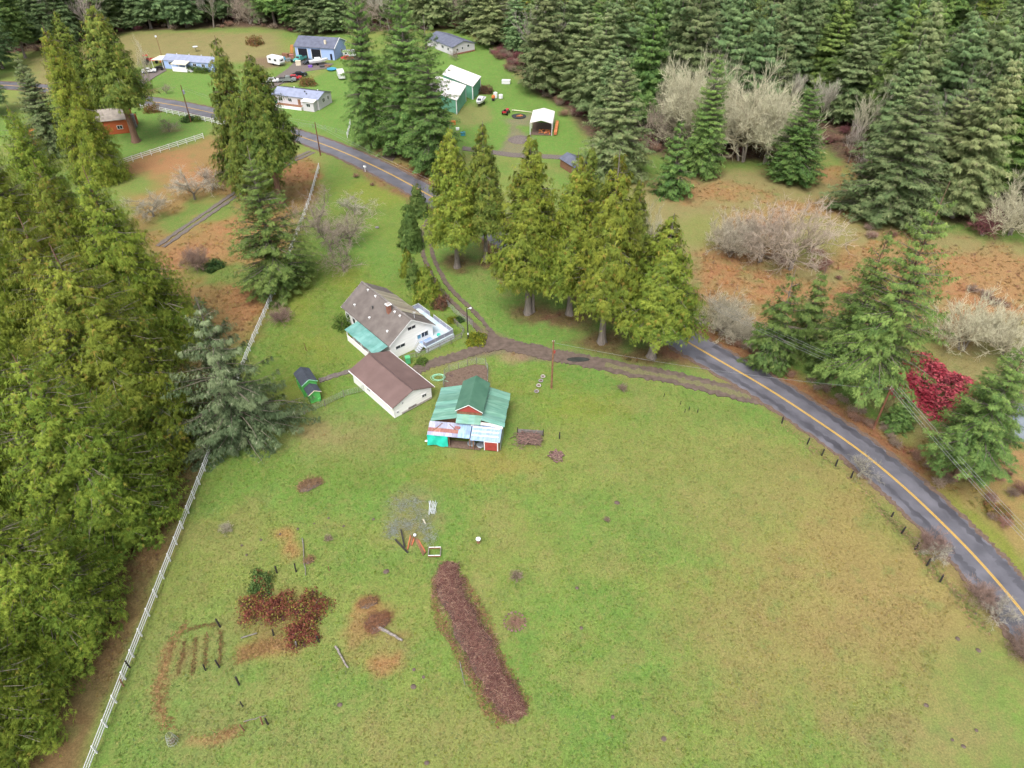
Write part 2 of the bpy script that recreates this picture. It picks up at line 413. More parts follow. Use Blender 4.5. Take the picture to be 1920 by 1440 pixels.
# dry and tired parts of the big field
zone(ell(1700, 1000, 280, 200), (.25, .185, .07), .8, 8, 10)
zone(ell(1560, 1200, 300, 160), (.24, .18, .072), .6, 8, 10)
zone(ell(1350, 900, 190, 100), (.205, .195, .065), .65, 6, 6)
zone(ell(1200, 870, 200, 60), C_YEL, .5, 5, 6)
zone(ell(1750, 1380, 140, 60), C_TAN, .7, 4, 5)
zone(ell(900, 870, 110, 30), (.26, .19, .055), .6, 3, 4)
zone(ell(650, 830, 90, 40), C_TAN, .6, 3, 4)
zone(ell(600, 815, 40, 20), (.25, .17, .09), .7, 2, 3)
zone(ell(560, 800, 120, 40), C_TAN, .4, 5, 5)
zone(ell(600, 880, 260, 40), (.115, .18, .03), .5, 4, 5)
zone(ell(1000, 1180, 60, 160), C_LAWN, .35, 4, 5)
zone(ell(1150, 960, 120, 60), C_GRN, .6, 5, 6)
zone(ell(1830, 1270, 60, 60), (.12, .19, .045), .6, 3, 4)
zone(ell(1690, 960, 50, 60), C_GRN, .5, 4, 5)
zone(ell(360, 1250, 130, 110), C_TAN, .35, 4, 5)
zone(ell(660, 1380, 330, 60), C_TAN, .4, 5, 6)
zone(ell(690, 1160, 45, 26), (.27, .15, .065), .7, 1.0, 3.5)
zone(ell(735, 1190, 40, 22), (.26, .155, .07), .6, 1.0, 3.5)
zone(ell(700, 1225, 60, 16), (.26, .16, .07), .5, 1.0, 3.5)
zone(ell(650, 1190, 26, 22), (.26, .16, .07), .5, 1.0, 3)
zone(ell(500, 1215, 60, 18), C_RUST, .55, .8, 1.5)
zone(ell(520, 1150, 80, 55), (.2, .1, .05), .5, 1.0, 1.6)
zone(ell(690, 1130, 22, 10), C_RUST, .8, .7, 1)
for e in [(545, 1030, 14, 22), (530, 1000, 22, 12), (720, 1240, 40, 14)]: zone(ell(*e), C_RUST, .7, .8, 1.2)
zone(pxpoly([(345, 1200), (352, 1200), (340, 1265), (332, 1265)]), (.18, .11, .05), .8, .3, .5)
zone(pxpoly([(364, 1195), (370, 1195), (366, 1262), (358, 1262)]), (.18, .12, .05), .6, .3, .5)
zone(pxpoly([(312, 1210), (326, 1205), (305, 1290), (312, 1350), (300, 1350), (290, 1290)]), (.26, .16, .07), .85, .5, .8)
zone(pxpoly([(360, 1384), (410, 1380), (450, 1362), (452, 1370), (412, 1392), (360, 1392)]), (.26, .16, .07), .85, .4, .6)
zone(pxpoly([(440, 1215), (525, 1195), (527, 1212), (445, 1240)]), (.25, .14, .055), .8, .6, .8)
zone(ell(770, 965, 50, 55), (.2, .155, .09), .5, 1.5, 2)
# strip of needles and dead bracken below the big trees left of the white fence
zone([(-39.6, 10), (-41.6, 66), (-42.6, 88), (-50, 94), (-66, 96), (-90, 90), (-80, 10)], (.13, .095, .04), .95, .8, 1.2)
for y in (30, 42, 55, 66, 96): zone([(-44 + 3 * math.cos(a) - (y > 60) * 4, y + 5 * math.sin(a)) for a in np.linspace(0, 6.28, 10)], (.14, .075, .035), .6, 2, 3)
# pen, yard dirt
zone(pxpoly([(836, 701), (900, 684), (914, 690), (916, 735), (830, 735)]), C_DIRT, 1, .5, .5)
zone(pxpoly([(895, 610), (935, 630), (985, 655), (900, 668), (790, 695), (780, 688), (860, 662), (905, 645)]), C_DIRT, .9, 1, 1)
zone(ell(1030, 665, 60, 10), C_DIRT, .8, .8, 1)
zone(ell(960, 670, 26, 8), (.3, .18, .13), .6, 1, 1.2)
zone(pxpoly([(945, 225), (1000, 212), (1010, 235), (960, 235), (945, 270), (935, 290), (990, 285), (1000, 260)]), (.2, .15, .12), .7, 1, 1.5)
zone(ell(885, 215, 40, 20), C_TAN, .6, 2, 3)
zone(ell(1000, 140, 40, 14), C_TAN, .5, 2, 3)
zone(ell(286, 170, 12, 4), C_LEAF, .9, .6, .6)
zone(ell(318, 243, 14, 5), (.22, .15, .08), .8, .8, .8)
zone(pxpoly([(470, 112), (505, 105), (560, 95), (560, 112), (520, 125), (480, 130)]), (.17, .1, .08), .8, 2, 3)
zone(pxpoly([(700, 290), (760, 245), (800, 260), (800, 310), (740, 300)]), C_LEAF, .8, 1.5, 2)

def ground_colour(x, y):
    x, y = np.asarray(x, float), np.asarray(y, float)
    n1, n2, n3 = fbm(x, y, 16), fbm(x + 91, y - 40, 5), fbm(x - 55, y + 13, 1.7, 2)
    c = np.empty((len(x), 3))
    a = sstep(.38, .66, .6 * n1 + .4 * n2)[:, None]
    c[:] = np.array(C_GRN) * (1 - a) + np.array(C_YEL) * a
    b = (sstep(.55, .75, n2) * .28)[:, None]
    c = c * (1 - b) + np.array(C_TAN) * b
    for poly, col, k, soft, amp in Z:
        lo, hi = poly.min(0) - soft - amp, poly.max(0) + soft + amp
        m = (x > lo[0]) & (x < hi[0]) & (y > lo[1]) & (y < hi[1])
        if not m.any(): continue
        d = poly_sd(x[m], y[m], poly) + (n3[m] - .5) * amp + (n2[m] - .5) * amp
        w = (sstep(soft, -soft, d) * k)[:, None]
        c[m] = c[m] * (1 - w) + np.array(col) * w
    d, run = line_sd(x, y, ROAD); d = -d      # d > 0: far (wooded) side
    j = (n3 - .5) * 2.2
    tot = run.max()
    y_on = y
    # right verge: red leaf litter by the woods, mossy grass lower down
    wr = sstep(2.6, 3.4, d) * sstep(8.2, 5.2, d + j)
    lit = wr * sstep(58, 68, y_on) * sstep(178, 165, y_on)
    c = c * (1 - (lit * .9)[:, None]) + np.array((.2, .08, .045)) * (lit * .9)[:, None]
    mos = sstep(2.6, 3.3, d) * sstep(6.5, 4.6, d + j) * sstep(68, 58, y_on)
    c = c * (1 - (mos * .8)[:, None]) + np.array(C_MOSS) * (mos * .8)[:, None]
    wl_ = sstep(-2.6, -3.3, d) * sstep(-6.4, -4.2, d + j) * sstep(86, 92, y_on) * sstep(175, 160, y_on)
    c = c * (1 - (wl_ * .85)[:, None]) + np.array((.17, .075, .05)) * (wl_ * .85)[:, None]
    wl2 = sstep(-2.8, -3.2, d) * sstep(-4.6, -3.8, d + j * .6) * sstep(90, 84, y_on)
    c = c * (1 - (wl2 * .7)[:, None]) + np.array((.17, .12, .06)) * (wl2 * .7)[:, None]
    return c * (0.74 + .16 * n3)[:, None]

def axis(segs):
    out = [segs[0][0]]
    for a, b, s in segs:
        n = max(1, int(round((b - a) / s))); out += list(np.linspace(a, b, n + 1)[1:])
    return np.array(out)
gx = axis([(-3000, -600, 400), (-600, -200, 20), (-200, -75, 2.5), (-75, 75, .75), (75, 150, 1.6), (150, 400, 8), (400, 3000, 400)])
gy = axis([(-1500, -40, 300), (-40, 20, 4), (20, 125, .75), (125, 200, 1.4), (200, 310, 2.2), (310, 420, 8), (420, 4000, 400)])
XX, YY = np.meshgrid(gx, gy); nx, ny = len(gx), len(gy)
fx_, fy_ = XX.ravel(), YY.ravel()
rd = np.abs(line_sd(fx_, fy_, ROAD)[0])
gz = -.03 - .14 * fbm(fx_, fy_, 3.0, 3) * sstep(3.2, 6.5, rd) - .05 * fbm(fx_ + 9, fy_, 1.1, 1) * sstep(3.2, 6.5, rd)
idx = np.arange(nx * ny).reshape(ny, nx)
gf = np.stack([idx[:-1, :-1].ravel(), idx[:-1, 1:].ravel(), idx[1:, 1:].ravel(), idx[1:, :-1].ravel()], 1)
def ground_material():
    m = bpy.data.materials.new('ground'); m.use_nodes = True
    n, l = m.node_tree.nodes, m.node_tree.links; b = n['Principled BSDF']
    b.inputs['Roughness'].default_value = .9; b.inputs['Specular IOR Level'].default_value = .15
    at = n.new('ShaderNodeAttribute'); at.attribute_name = 'tint'
    tc = n.new('ShaderNodeTexCoord')
    def noise(s, d=3, rough=.6):
        z = n.new('ShaderNodeTexNoise'); z.inputs['Scale'].default_value = s; z.inputs['Detail'].default_value = d; z.inputs['Roughness'].default_value = rough
        l.new(tc.outputs['Object'], z.inputs['Vector']); return z
    def ramp(z, a, c, lo, hi):
        r = n.new('ShaderNodeMapRange'); r.inputs['From Min'].default_value, r.inputs['From Max'].default_value = a, c
        r.inputs['To Min'].default_value, r.inputs['To Max'].default_value = lo, hi; l.new(z.outputs['Fac'], r.inputs['Value']); return r.outputs[0]
    def mixc(fac, a, col, mode='MIX'):
        x = n.new('ShaderNodeMix'); x.data_type = 'RGBA'; x.blend_type = mode
        l.new(fac, x.inputs['Factor']); l.new(a, x.inputs[6])
        if isinstance(col, tuple): x.inputs[7].default_value = (*col, 1)
        else: l.new(col, x.inputs[7])
        return x.outputs[2]
    z1, z2, z3 = noise(5.5, 5, .8), noise(1.1, 5, .75), noise(.33, 3)
    o = mixc(ramp(z2, .46, .68, 0, .42), at.outputs['Color'], (.205, .148, .066))
    o = mixc(ramp(z3, .55, .7, 0, .4), o, (.085, .145, .036))
    hs = n.new('ShaderNodeHueSaturation'); l.new(o, hs.inputs['Color']); l.new(ramp(z1, .3, .7, .6, 1.4), hs.inputs['Value'])
    l.new(hs.outputs[0], b.inputs['Base Color'])
    bp = n.new('ShaderNodeBump'); bp.inputs['Strength'].default_value = .7; bp.inputs['Distance'].default_value = .12
    l.new(z1.outputs['Fac'], bp.inputs['Height']); l.new(bp.outputs[0], b.inputs['Normal'])
    return m
gm = np_mesh('ground', np.stack([fx_, fy_, gz], 1), gf, ground_material(), tint=ground_colour(fx_, fy_), smooth=True)
tag(put('ground', gm), kind='structure')

def rough_ribbon(name, line, w0, w1, z, t, material, parent=None, amp=.35, seed=0):
    """ribbon with ragged edges"""
    rr = np.random.default_rng(seed); n = len(line)
    k = 3; tt = np.linspace(0, n - 1, (n - 1) * k + 1)
    L = np.stack([np.interp(tt, np.arange(n), line[:, i]) for i in (0, 1)], 1); n = len(L)
    A = offset_line(L, w0) ; B = offset_line(L, w1)
    A += (B - A) / abs(w1 - w0) * ((rr.random(n) - .5) * amp)[:, None]; B += (B - A) / abs(w1 - w0) * ((rr.random(n) - .5) * amp)[:, None]
    V, F = [], []
    for zz in (z, z - t): V += [(x, y, zz) for x, y in A] + [(x, y, zz) for x, y in B]
    for i in range(n - 1):
        F += [(n + i, n + i + 1, i + 1, i), (i, i + 1, 2 * n + i + 1, 2 * n + i), (n + i, 3 * n + i, 3 * n + i + 1, n + i + 1)]
    return MB().add(V, F).build(name, material, parent)
road = ribbon('road', ROAD, -3.25, 3.25, .02, .25, 'asphalt'); tag(road, kind='structure')
for o_, w_ in ((-2.9, .95), (1.55, .8)):
    rough_ribbon('damp_streak', ROAD[78:], o_, o_ + w_, .0232, .002, 'asphalt_wet', road, amp=.7, seed=int(o_ * 10) + 50)
for o_ in (-3.62, 3.02):
    rough_ribbon('ragged_verge', ROAD, o_, o_ + .6, .03, .2, 'soil', road, amp=.5, seed=int(o_ * 10) + 90)
for o_ in (-.16, .04):
    ribbon('centre_line', ROAD, o_, o_ + .12, .026, .004, 'line_yellow', road)

mat('verge_grass', (.12, .13, .05), .9, .3, 3, col2=(.19, .16, .09), bump=.4, detail=8)
mat('straw', (.26, .16, .08), .9, .3, 3, col2=(.36, .24, .12), bump=.5, detail=8)
drv = rough_ribbon('driveway', DRIVE_E, -1.7, 1.45, .006, .3, 'mud', amp=.6, seed=1); tag(drv, kind='structure')
rough_ribbon('grass_strip', DRIVE_E[4:24], -.75, .35, .0115, .3, 'verge_grass', drv, seed=2, amp=.7)
rough_ribbon('wheel_track', DRIVE_N, -1.35, -.55, .016, .3, 'mud', drv, seed=4, amp=.3)
rough_ribbon('wheel_track', DRIVE_N, .45, 1.25, .016, .3, 'mud', drv, seed=5, amp=.3)
rough_ribbon('apron', DRIVE_W, -1.1, 1.0, .002, .3, 'mud', drv, seed=6, amp=.5)
pl = rough_ribbon('track', PATH_L, -1.2, -.25, .004, .3, 'gravel', seed=7); tag(pl, kind='structure')
rough_ribbon('wheel_track', PATH_L, .3, 1.2, .004, .3, 'gravel', pl, seed=8)
fp = rough_ribbon('footpath', smooth_line(pxpoly([(598, 713), (630, 703), (690, 685)]), 4), -.5, .5, .004, .3, 'gravel', seed=9, amp=.2); tag(fp, kind='structure')
def pad(name, pts, z, material, parent=None):
    o = MB().prism_z(pxpoly(pts)[::-1], -.3, z).build(name, material, parent)
    if parent is None: tag(o, kind='structure')
    return o
pad('yard_asphalt', [(480, 165), (500, 156), (540, 128), (556, 112), (626, 119), (612, 128), (572, 134), (560, 150), (530, 156), (500, 170)], .004, 'gravel')
pad('driveway_asphalt', [(262, 172), (262, 140), (272, 128), (310, 126), (312, 132), (292, 143), (270, 158)], .004, 'gravel')
pad('entrance_track', [(716, 296), (728, 272), (742, 258), (752, 262), (748, 285), (736, 302)], .004, 'mud')
pad('gravel_lane', [(868, 274), (960, 286), (1075, 292), (1075, 299), (960, 294), (866, 281)], .004, 'gravel')
pd = MB().prism_z(ell(1084, 674, 22, 4.5), -.2, .02).build('puddle', 'water'); tag(pd, kind='structure')
pd = MB().prism_z(ell(1925, 790, 52, 38), -.2, .014).build('pond', 'pond_water'); tag(pd, kind='structure')
# ------------------------------------------------------------------ tree building
def unit(a): return a / np.maximum(np.linalg.norm(a, axis=-1, keepdims=True), 1e-9)
def frusta(P, Q, r0, r1, k=3):
    """many tapered sticks at once"""
    n = len(P); D = unit(Q - P)
    ref = np.where(np.abs(D[:, 2:3]) < .9, np.array([[0, 0, 1.]]), np.array([[1., 0, 0]]))
    A = unit(np.cross(D, ref)); B = np.cross(D, A)
    th = np.arange(k) * 2 * np.pi / k
    off = A[:, None] * np.cos(th)[None, :, None] + B[:, None] * np.sin(th)[None, :, None]
    V = np.concatenate([P[:, None] + off * np.reshape(r0, (-1, 1, 1)), Q[:, None] + off * np.reshape(r1, (-1, 1, 1))], 1).reshape(-1, 3)
    base = (np.arange(n) * 2 * k)[:, None, None]; i = np.arange(k)
    F = np.stack([i, (i + 1) % k, k + (i + 1) % k, k + i], 1)[None] + base
    return V, F.reshape(-1, 4)
def sprays(P, D, N, L, W, tint, fan, rng, kite=True):
    """leaf sprays: each a fan of kite-shaped leaflets, or of slim needles"""
    n = len(P); S = unit(np.cross(D, N)); N = np.cross(S, D); VV, TT = [], []
    for k, a in enumerate(fan):
        aa = a + rng.normal(0, .18, n)
        d = unit(D * np.cos(aa)[:, None] + S * np.sin(aa)[:, None] - N * (.12 + .2 * rng.random(n))[:, None])
        s = unit(np.cross(d, N)); l = (L * (1 - .28 * abs(a)) * rng.uniform(.75, 1.2, n))[:, None]; w = (W * rng.uniform(.8, 1.2, n))[:, None]
        if kite:
            mid = P + d * l * .45 + N * l * .06
            VV.append(np.stack([P, mid + s * w, P + d * l, mid - s * w], 1))
        else:
            q = P + d * l * (.18 * (k % 3)) ; VV.append(np.stack([q - s * w, q + s * w, q + d * l], 1))
        TT.append(np.repeat((tint * rng.uniform(.85, 1.15, (n, 1)))[:, None], 4 if kite else 3, 1))
    V = np.stack(VV, 1).reshape(-1, 3); T = np.stack(TT, 1).reshape(-1, 3)
    return V, np.arange(len(V)).reshape(-1, 4 if kite else 3), T

def trunk_mesh(name, H, r, material, rng, lean=.0, top=1.0):
    zs = np.array([-.3, .0, .5, 1.5, 4, 9, 16, 24, 40]); zs = zs[zs < H * top - 1]; zs = np.append(zs, H * top)
    rr = r * (1 - zs / H * .93) * (1 + .55 * np.exp(-np.maximum(zs, 0) / .7)); rr[-1] = max(.03, rr[-1])
    mb = MB(); k = 9
    V = []
    for z, q in zip(zs, rr):
        for i in range(k):
            t = 2 * math.pi * i / k; f = 1 + .12 * math.sin(3 * t + 1) * math.exp(-max(z, 0) / 3)
            V.append((q * f * math.cos(t) + .12 * math.sin(z * .25), q * f * math.sin(t), z))
    F = [(j * k + i, j * k + (i + 1) % k, (j + 1) * k + (i + 1) % k, (j + 1) * k + i) for j in range(len(zs) - 1) for i in range(k)]
    me = MB().add(V, F).mesh(name, material)
    me.polygons.foreach_set('use_smooth', np.ones(len(me.polygons), bool))
    return me

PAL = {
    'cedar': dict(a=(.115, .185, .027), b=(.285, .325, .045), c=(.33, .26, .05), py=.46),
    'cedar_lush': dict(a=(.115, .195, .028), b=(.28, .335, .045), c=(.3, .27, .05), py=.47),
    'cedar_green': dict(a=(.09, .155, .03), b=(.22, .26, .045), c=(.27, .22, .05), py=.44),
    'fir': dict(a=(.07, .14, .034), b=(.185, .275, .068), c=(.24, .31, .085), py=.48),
    'fir_haze': dict(a=(.10, .175, .068), b=(.21, .285, .115), c=(.25, .31, .135), py=.45),  # distance haze painted into the leaf colour: lighter and greyer than fir
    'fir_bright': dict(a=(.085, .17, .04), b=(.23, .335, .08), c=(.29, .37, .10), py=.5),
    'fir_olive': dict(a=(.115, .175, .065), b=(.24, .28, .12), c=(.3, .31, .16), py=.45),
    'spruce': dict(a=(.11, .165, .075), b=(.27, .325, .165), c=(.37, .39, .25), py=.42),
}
def conifer(key, seed, H=31., Rm=7., zc=3., nb=420, dens=6.5, kind='cedar', pal='cedar', L=.75, W=.13, fan=(-.75, 0, .75), bark='bark_red', tr=.55, pw=.8, low=.7, limbs=True, gappy=0.0):
    rng = np.random.default_rng(seed)
    t = (1 - np.sqrt(rng.random(nb) * .992 + .004)) / (1 - math.sqrt(.004))
    t = np.clip(t, 0, .995)
    if kind != 'cedar':
        nw = int((H - zc) / 1.15); t = (np.floor(t * nw) + rng.random(nb) * .45) / nw
    az = rng.random(nb) * 2 * np.pi; p1, p2 = rng.random(2) * 6.28
    env = (1 - t) ** pw * np.minimum(1, low + 2.2 * t)
    r = Rm * env * rng.uniform(.56 if kind == 'cedar' else .66, 1.18 if kind == 'cedar' else 1.12, nb) * (1 + .16 * np.sin(2 * az + p1 + 3 * t) + .12 * np.sin(5 * az + p2 - 9 * t)) + .3
    if gappy: r = r * np.where(rng.random(nb) < gappy, rng.uniform(.3, .6, nb), 1)
    z0 = zc + (H - zc - .4) * t
    if kind == 'cedar': up, droop, tip = .18 + .35 * t, .5 - .2 * t, .12
    elif kind == 'spruce': up, droop, tip = .3 * t + .1, .42 - .25 * t, .2
    else: up, droop, tip = .06 + .6 * t, .38 - .25 * t, .1
    def pos(i, s):
        q = r[i] * s; a = az[i] + bend[i] * s * s
        zz = z0[i] + r[i] * ((up[i] if np.ndim(up) else up) * s - (droop[i] if np.ndim(droop) else droop) * s * s + tip * s ** 4)
        return np.stack([q * np.cos(a), q * np.sin(a), zz], 1), a
    bend = rng.normal(0, .18, nb)
    ns = np.ceil(r * dens * (.6 + .4 * np.minimum(1, r / 3)) + 6).astype(int)
    i = np.repeat(np.arange(nb), ns); n = len(i)
    s = .12 + .88 * rng.random(n) ** .62
    P, a = pos(i, s)
    out = np.stack([np.cos(a), np.sin(a), np.zeros(n)], 1); tan = np.stack([-np.sin(a), np.cos(a), np.zeros(n)], 1)
    lat = rng.uniform(-1, 1, n); wid = np.minimum((.28 if kind == 'cedar' else .19) * r[i] * (1.08 - s) + .18, 1.7)
    P = P + tan * (lat * wid)[:, None]; P[:, 2] -= np.abs(lat) * wid * (.45 if kind == 'cedar' else .3) + (rng.exponential(.42, n) if kind == 'cedar' else rng.random(n) * .35)
    dn = {'cedar': 1.15, 'fir': .45, 'spruce': .8}[kind]
    D = unit(out * (.5 if kind == 'cedar' else .7) + tan * (lat * (.5 if kind == 'cedar' else .75))[:, None] + np.array([0, 0, -1.]) * (dn * rng.uniform(.4, 1.3, n))[:, None] + rng.normal(0, .18, (n, 3)))
    N = unit(out * (.75 if kind == 'cedar' else .35) + np.array([0, 0, .8]) + rng.normal(0, .25, (n, 3)))
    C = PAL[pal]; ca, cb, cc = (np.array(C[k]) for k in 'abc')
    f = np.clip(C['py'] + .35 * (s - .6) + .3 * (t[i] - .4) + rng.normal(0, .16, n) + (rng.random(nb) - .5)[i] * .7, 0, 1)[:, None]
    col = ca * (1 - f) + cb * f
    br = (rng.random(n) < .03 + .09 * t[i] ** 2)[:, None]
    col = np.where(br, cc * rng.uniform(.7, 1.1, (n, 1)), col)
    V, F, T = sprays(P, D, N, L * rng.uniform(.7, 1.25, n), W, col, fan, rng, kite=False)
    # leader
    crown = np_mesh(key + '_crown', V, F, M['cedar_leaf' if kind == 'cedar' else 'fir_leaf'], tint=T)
    m = {'crown': crown, 'trunk': trunk_mesh(key + '_trunk', H, tr, bark, rng)}
    if limbs:
        sel = np.arange(nb)[r > .8]
        s0 = np.zeros(len(sel)); pts = [pos(sel, s0 + q)[0] for q in (0, .32, .6, .84)]
        rb = (.018 + .011 * r[sel])
        Vs, Fs, o = [], [], 0
        for q in range(3):
            v, f_ = frusta(pts[q], pts[q + 1], rb * (1 - .28 * q), rb * (1 - .28 * (q + 1)) + .004)
            Vs.append(v); Fs.append(f_ + o); o += len(v)
        m['branches'] = np_mesh(key + '_branches', np.concatenate(Vs), np.concatenate(Fs), M['dead_limb' if kind != 'fir' else 'bark_grey'])
    m['H'], m['R'] = H, Rm
    return m

def bare(key, seed, H=9., th=1.6, n=(6, 6, 6, 5), spread=.8, tr=.2, twig=(.3, .28, .2), wood=(.12, .10, .085), stems=1, tw=.02, upb=.2, shrink=.58, l1=.5):
    """leafless tree: trunk, limbs, boughs, twigs coated with lichen"""
    rng = np.random.default_rng(seed)
    P = np.zeros((stems, 3)); P[:, :2] = rng.normal(0, .12 * (stems > 1) * H * .2, (stems, 2)); P[:, 2] = -.2
    D = unit(np.concatenate([rng.normal(0, .08 if stems == 1 else .45, (stems, 2)), np.ones((stems, 1))], 1)); Ln = np.full(stems, th + .2) * (1 if stems == 1 else 1.3); rad = np.full(stems, tr)
    Vs, Fs, Ts, o = [], [], [], 0; Vt, Ft = frusta(P, P + D * Ln[:, None], rad * 1.15, rad * .8, 7)
    trunk = np_mesh(key + '_trunk', Vt, Ft, M['bark_grey'], smooth=True)
    for lev, k in enumerate(n):
        m = len(P) * k; i = np.repeat(np.arange(len(P)), k)
        s = rng.uniform(.75 if lev == 0 else .25, 1.0, m)
        rv = unit(rng.normal(0, 1, (m, 3)))
        if lev == 0:
            az = (np.arange(m) * 2.399 + rng.random(m)); el = rng.uniform(.25, 1.15, m) if spread > .6 else rng.uniform(.7, 1.35, m)
            nd = np.stack([np.cos(az) * np.cos(el), np.sin(az) * np.cos(el), np.sin(el)], 1); nl = (H * l1) * rng.uniform(.75, 1.15, m); nr = rad[i] * .5
        else:
            nd = unit(D[i] * .75 + rv * spread + np.array([0, 0, upb])); nl = Ln[i] * shrink * rng.uniform(.6, 1.15, m); nr = rad[i] * .55
        np_ = P[i] + D[i] * (Ln[i] * s)[:, None]
        q = np_ + nd * nl[:, None]
        q[:, 2] = np.maximum(q[:, 2], .15)
        last = lev == len(n) - 1
        nr = np.maximum(nr, tw * (1 if last else 1.2))
        mid = (np_ + q) / 2 + rng.normal(0, .06, (m, 3)) * nl[:, None]
        fcol = (lev + 1) / len(n); c = np.array(wood) * (1 - fcol) + np.array(twig) * fcol
        for a_, b_, r0, r1 in ((np_, mid, nr, nr * .8), (mid, q, nr * .8, nr * .35 if last else nr * .6)):
            v, f_ = frusta(a_, b_, r0, r1, 3)
            Vs.append(v); Fs.append(f_ + o); o += len(v); Ts.append(np.repeat(c * rng.uniform(.65, 1.25, (m, 1)), 6, 0))
        P, D, Ln, rad = np_, unit(q - np_), nl, nr
    crown = np_mesh(key + '_crown', np.concatenate(Vs), np.concatenate(Fs), M['twig'], tint=np.concatenate(Ts))
    return {'crown': crown, 'trunk': trunk, 'H': H, 'R': H * .5}

def leafball(key, seed, rx, ry, rz, n, L, W, cols, probs, z0=None, hollow=.5, fan=(-.5, .5), stem='bark_grey'):
    """leafy shrub: leaves through an oval volume, on a few stems"""
    rng = np.random.default_rng(seed)
    d = unit(rng.normal(0, 1, (n, 3))); d[:, 2] = np.abs(d[:, 2]) * 1.0 - .12
    q = hollow + (1 - hollow) * rng.random(n) ** .6
    lump = 1 + .22 * np.sin(4 * np.arctan2(d[:, 1], d[:, 0]) + seed) + .15 * np.sin(9 * d[:, 2] + seed)
    P = d * (q * lump)[:, None] * np.array([rx, ry, rz]); P[:, 2] = np.maximum(P[:, 2], .03)
    D = unit(d + rng.normal(0, .6, (n, 3)) + np.array([0, 0, .1])); N = unit(d + np.array([0, 0, .6]) + rng.normal(0, .4, (n, 3)))
    cols = np.array(cols)
    nz = vnoise(P[:, 0] * 3 + seed * 7, P[:, 1] * 3, max(rx, .8)) - .5
    u = np.clip(rng.random(n) * .55 + .22 + nz * .9, 0, .999)
    c = cols[np.searchsorted(np.cumsum(probs), u * sum(probs), side='right').clip(0, len(cols) - 1)] * rng.uniform(.7, 1.25, (n, 1))
    V, F, T = sprays(P, D, N, L * rng.uniform(.7, 1.3, n), W, c, fan, rng)
    cr = np_mesh(key + '_crown', V, F, M['leaf'], tint=T)
    mb = MB()
    for k in range(6):
        a = k * 1.05; mb.tube((.1 * math.cos(a), .1 * math.sin(a), -.1), (rx * .5 * math.cos(a), ry * .5 * math.sin(a), rz * .6), .04 + .01 * rx, .015, 4)
    return {'crown': cr, 'trunk': mb.mesh(key + '_stem', stem), 'H': rz, 'R': rx}

def plant(m, name, label, cat, xy, rz=None, s=1.0, sz=None, group=None, tname='trunk'):
    o = thing(name, label, cat, (xy[0], xy[1], -.05), rnd.random() * 6.28 if rz is None else rz, group, (s, s, sz or s))
    put(tname, m['trunk'], o); 
    if 'branches' in m: put('branches', m['branches'], o)['kind'] = 'stuff'
    put('crown', m['crown'], o)
    return o

# prototypes: near ones fine, far ones lighter
F5, F4 = (-.8, .5, 0, -.4, .85), (-.75, .25, -.25, .75)
CED = [conifer('cedar%d' % k, 100 + k, H=31, Rm=8.6, zc=1.6, nb=1150, dens=8.0, L=.46, W=.042, pw=.66, low=.78, fan=F5, pal=('cedar_lush', 'cedar', 'cedar_lush')[k]) for k in range(3)]
CEDM = [conifer('cedarm%d' % k, 140 + k, H=31, Rm=5.2, zc=(8.5, 9.5, 9)[k], nb=700, dens=6.6, L=.56, W=.06, pw=.74, low=.8, bark='bark_grey', tr=.5, fan=F5, pal=('cedar', 'cedar_green', 'cedar_lush')[k]) for k in range(3)]
CEDG = [conifer('cedarg%d' % k, 160 + k, H=31, Rm=6.5, zc=(11.5, 4)[k], nb=680, dens=6.2, L=.6, W=.07, pw=.6, low=.8, pal='cedar_green', tr=.7, fan=F4) for k in range(2)]
FIR = [conifer('fir%d' % k, 200 + k, H=30, Rm=6.3, zc=2.2, nb=700, dens=9.5, kind='fir', pal='fir', L=.42, W=.038, pw=.66, low=.75, bark='bark_grey', tr=.42, gappy=.3, fan=F5) for k in range(3)]
FIRB = conifer('firb', 210, H=30, Rm=7.6, zc=2.5, nb=480, dens=9, kind='fir', pal='fir_bright', L=.44, W=.042, pw=.8, low=.75, bark='bark_grey', tr=.42, gappy=.35, fan=F5)
FIRS = [conifer('firs%d' % k, 215 + k, H=30, Rm=8.0, zc=5.5, nb=420, dens=11, kind='fir', pal='fir', L=.42, W=.038, pw=.8, low=.7, bark='bark_red', tr=.4, gappy=.35, fan=F5) for k in range(2)]
FIRF = [conifer('firf%d' % k, 230 + k, H=30, Rm=(6.4, 5.4, 7.2, 6.0, 6.8, 5)[k], zc=(3.5, 5, 3, 6, 4, 3)[k], nb=520, dens=5.6, kind='fir', pal=('fir_haze', 'fir_haze', 'fir_olive', 'fir', 'fir_olive', 'cedar_green')[k], L=.66, W=.075, pw=(.62, .85, .55, .72, .7, .9)[k], low=.75, bark='bark_grey', tr=.4, gappy=.3, limbs=False, fan=F4) for k in range(6)]
FIRO = [conifer('firo%d' % k, 260 + k, H=30, Rm=7.5, zc=2, nb=820, dens=5.6, kind='fir', pal='fir_olive', L=.55, W=.06, pw=.62, low=.8, bark='bark_grey', tr=.45, gappy=.35, fan=F5) for k in range(2)]
SPR = conifer('spruce', 300, H=17, Rm=9.2, zc=.8, nb=260, dens=18, kind='spruce', pal='spruce', L=.4, W=.04, pw=.78, low=.85, bark='bark_grey', tr=.3, gappy=.42, fan=F5)
PINE = [conifer('youngfir%d' % k, 320 + k, H=14, Rm=4.2, zc=.8, nb=240, dens=9, kind='fir', pal='fir', L=.45, W=.05, pw=.8, low=.75, bark='bark_grey', tr=.2, gappy=.35, fan=F5) for k in range(2)]
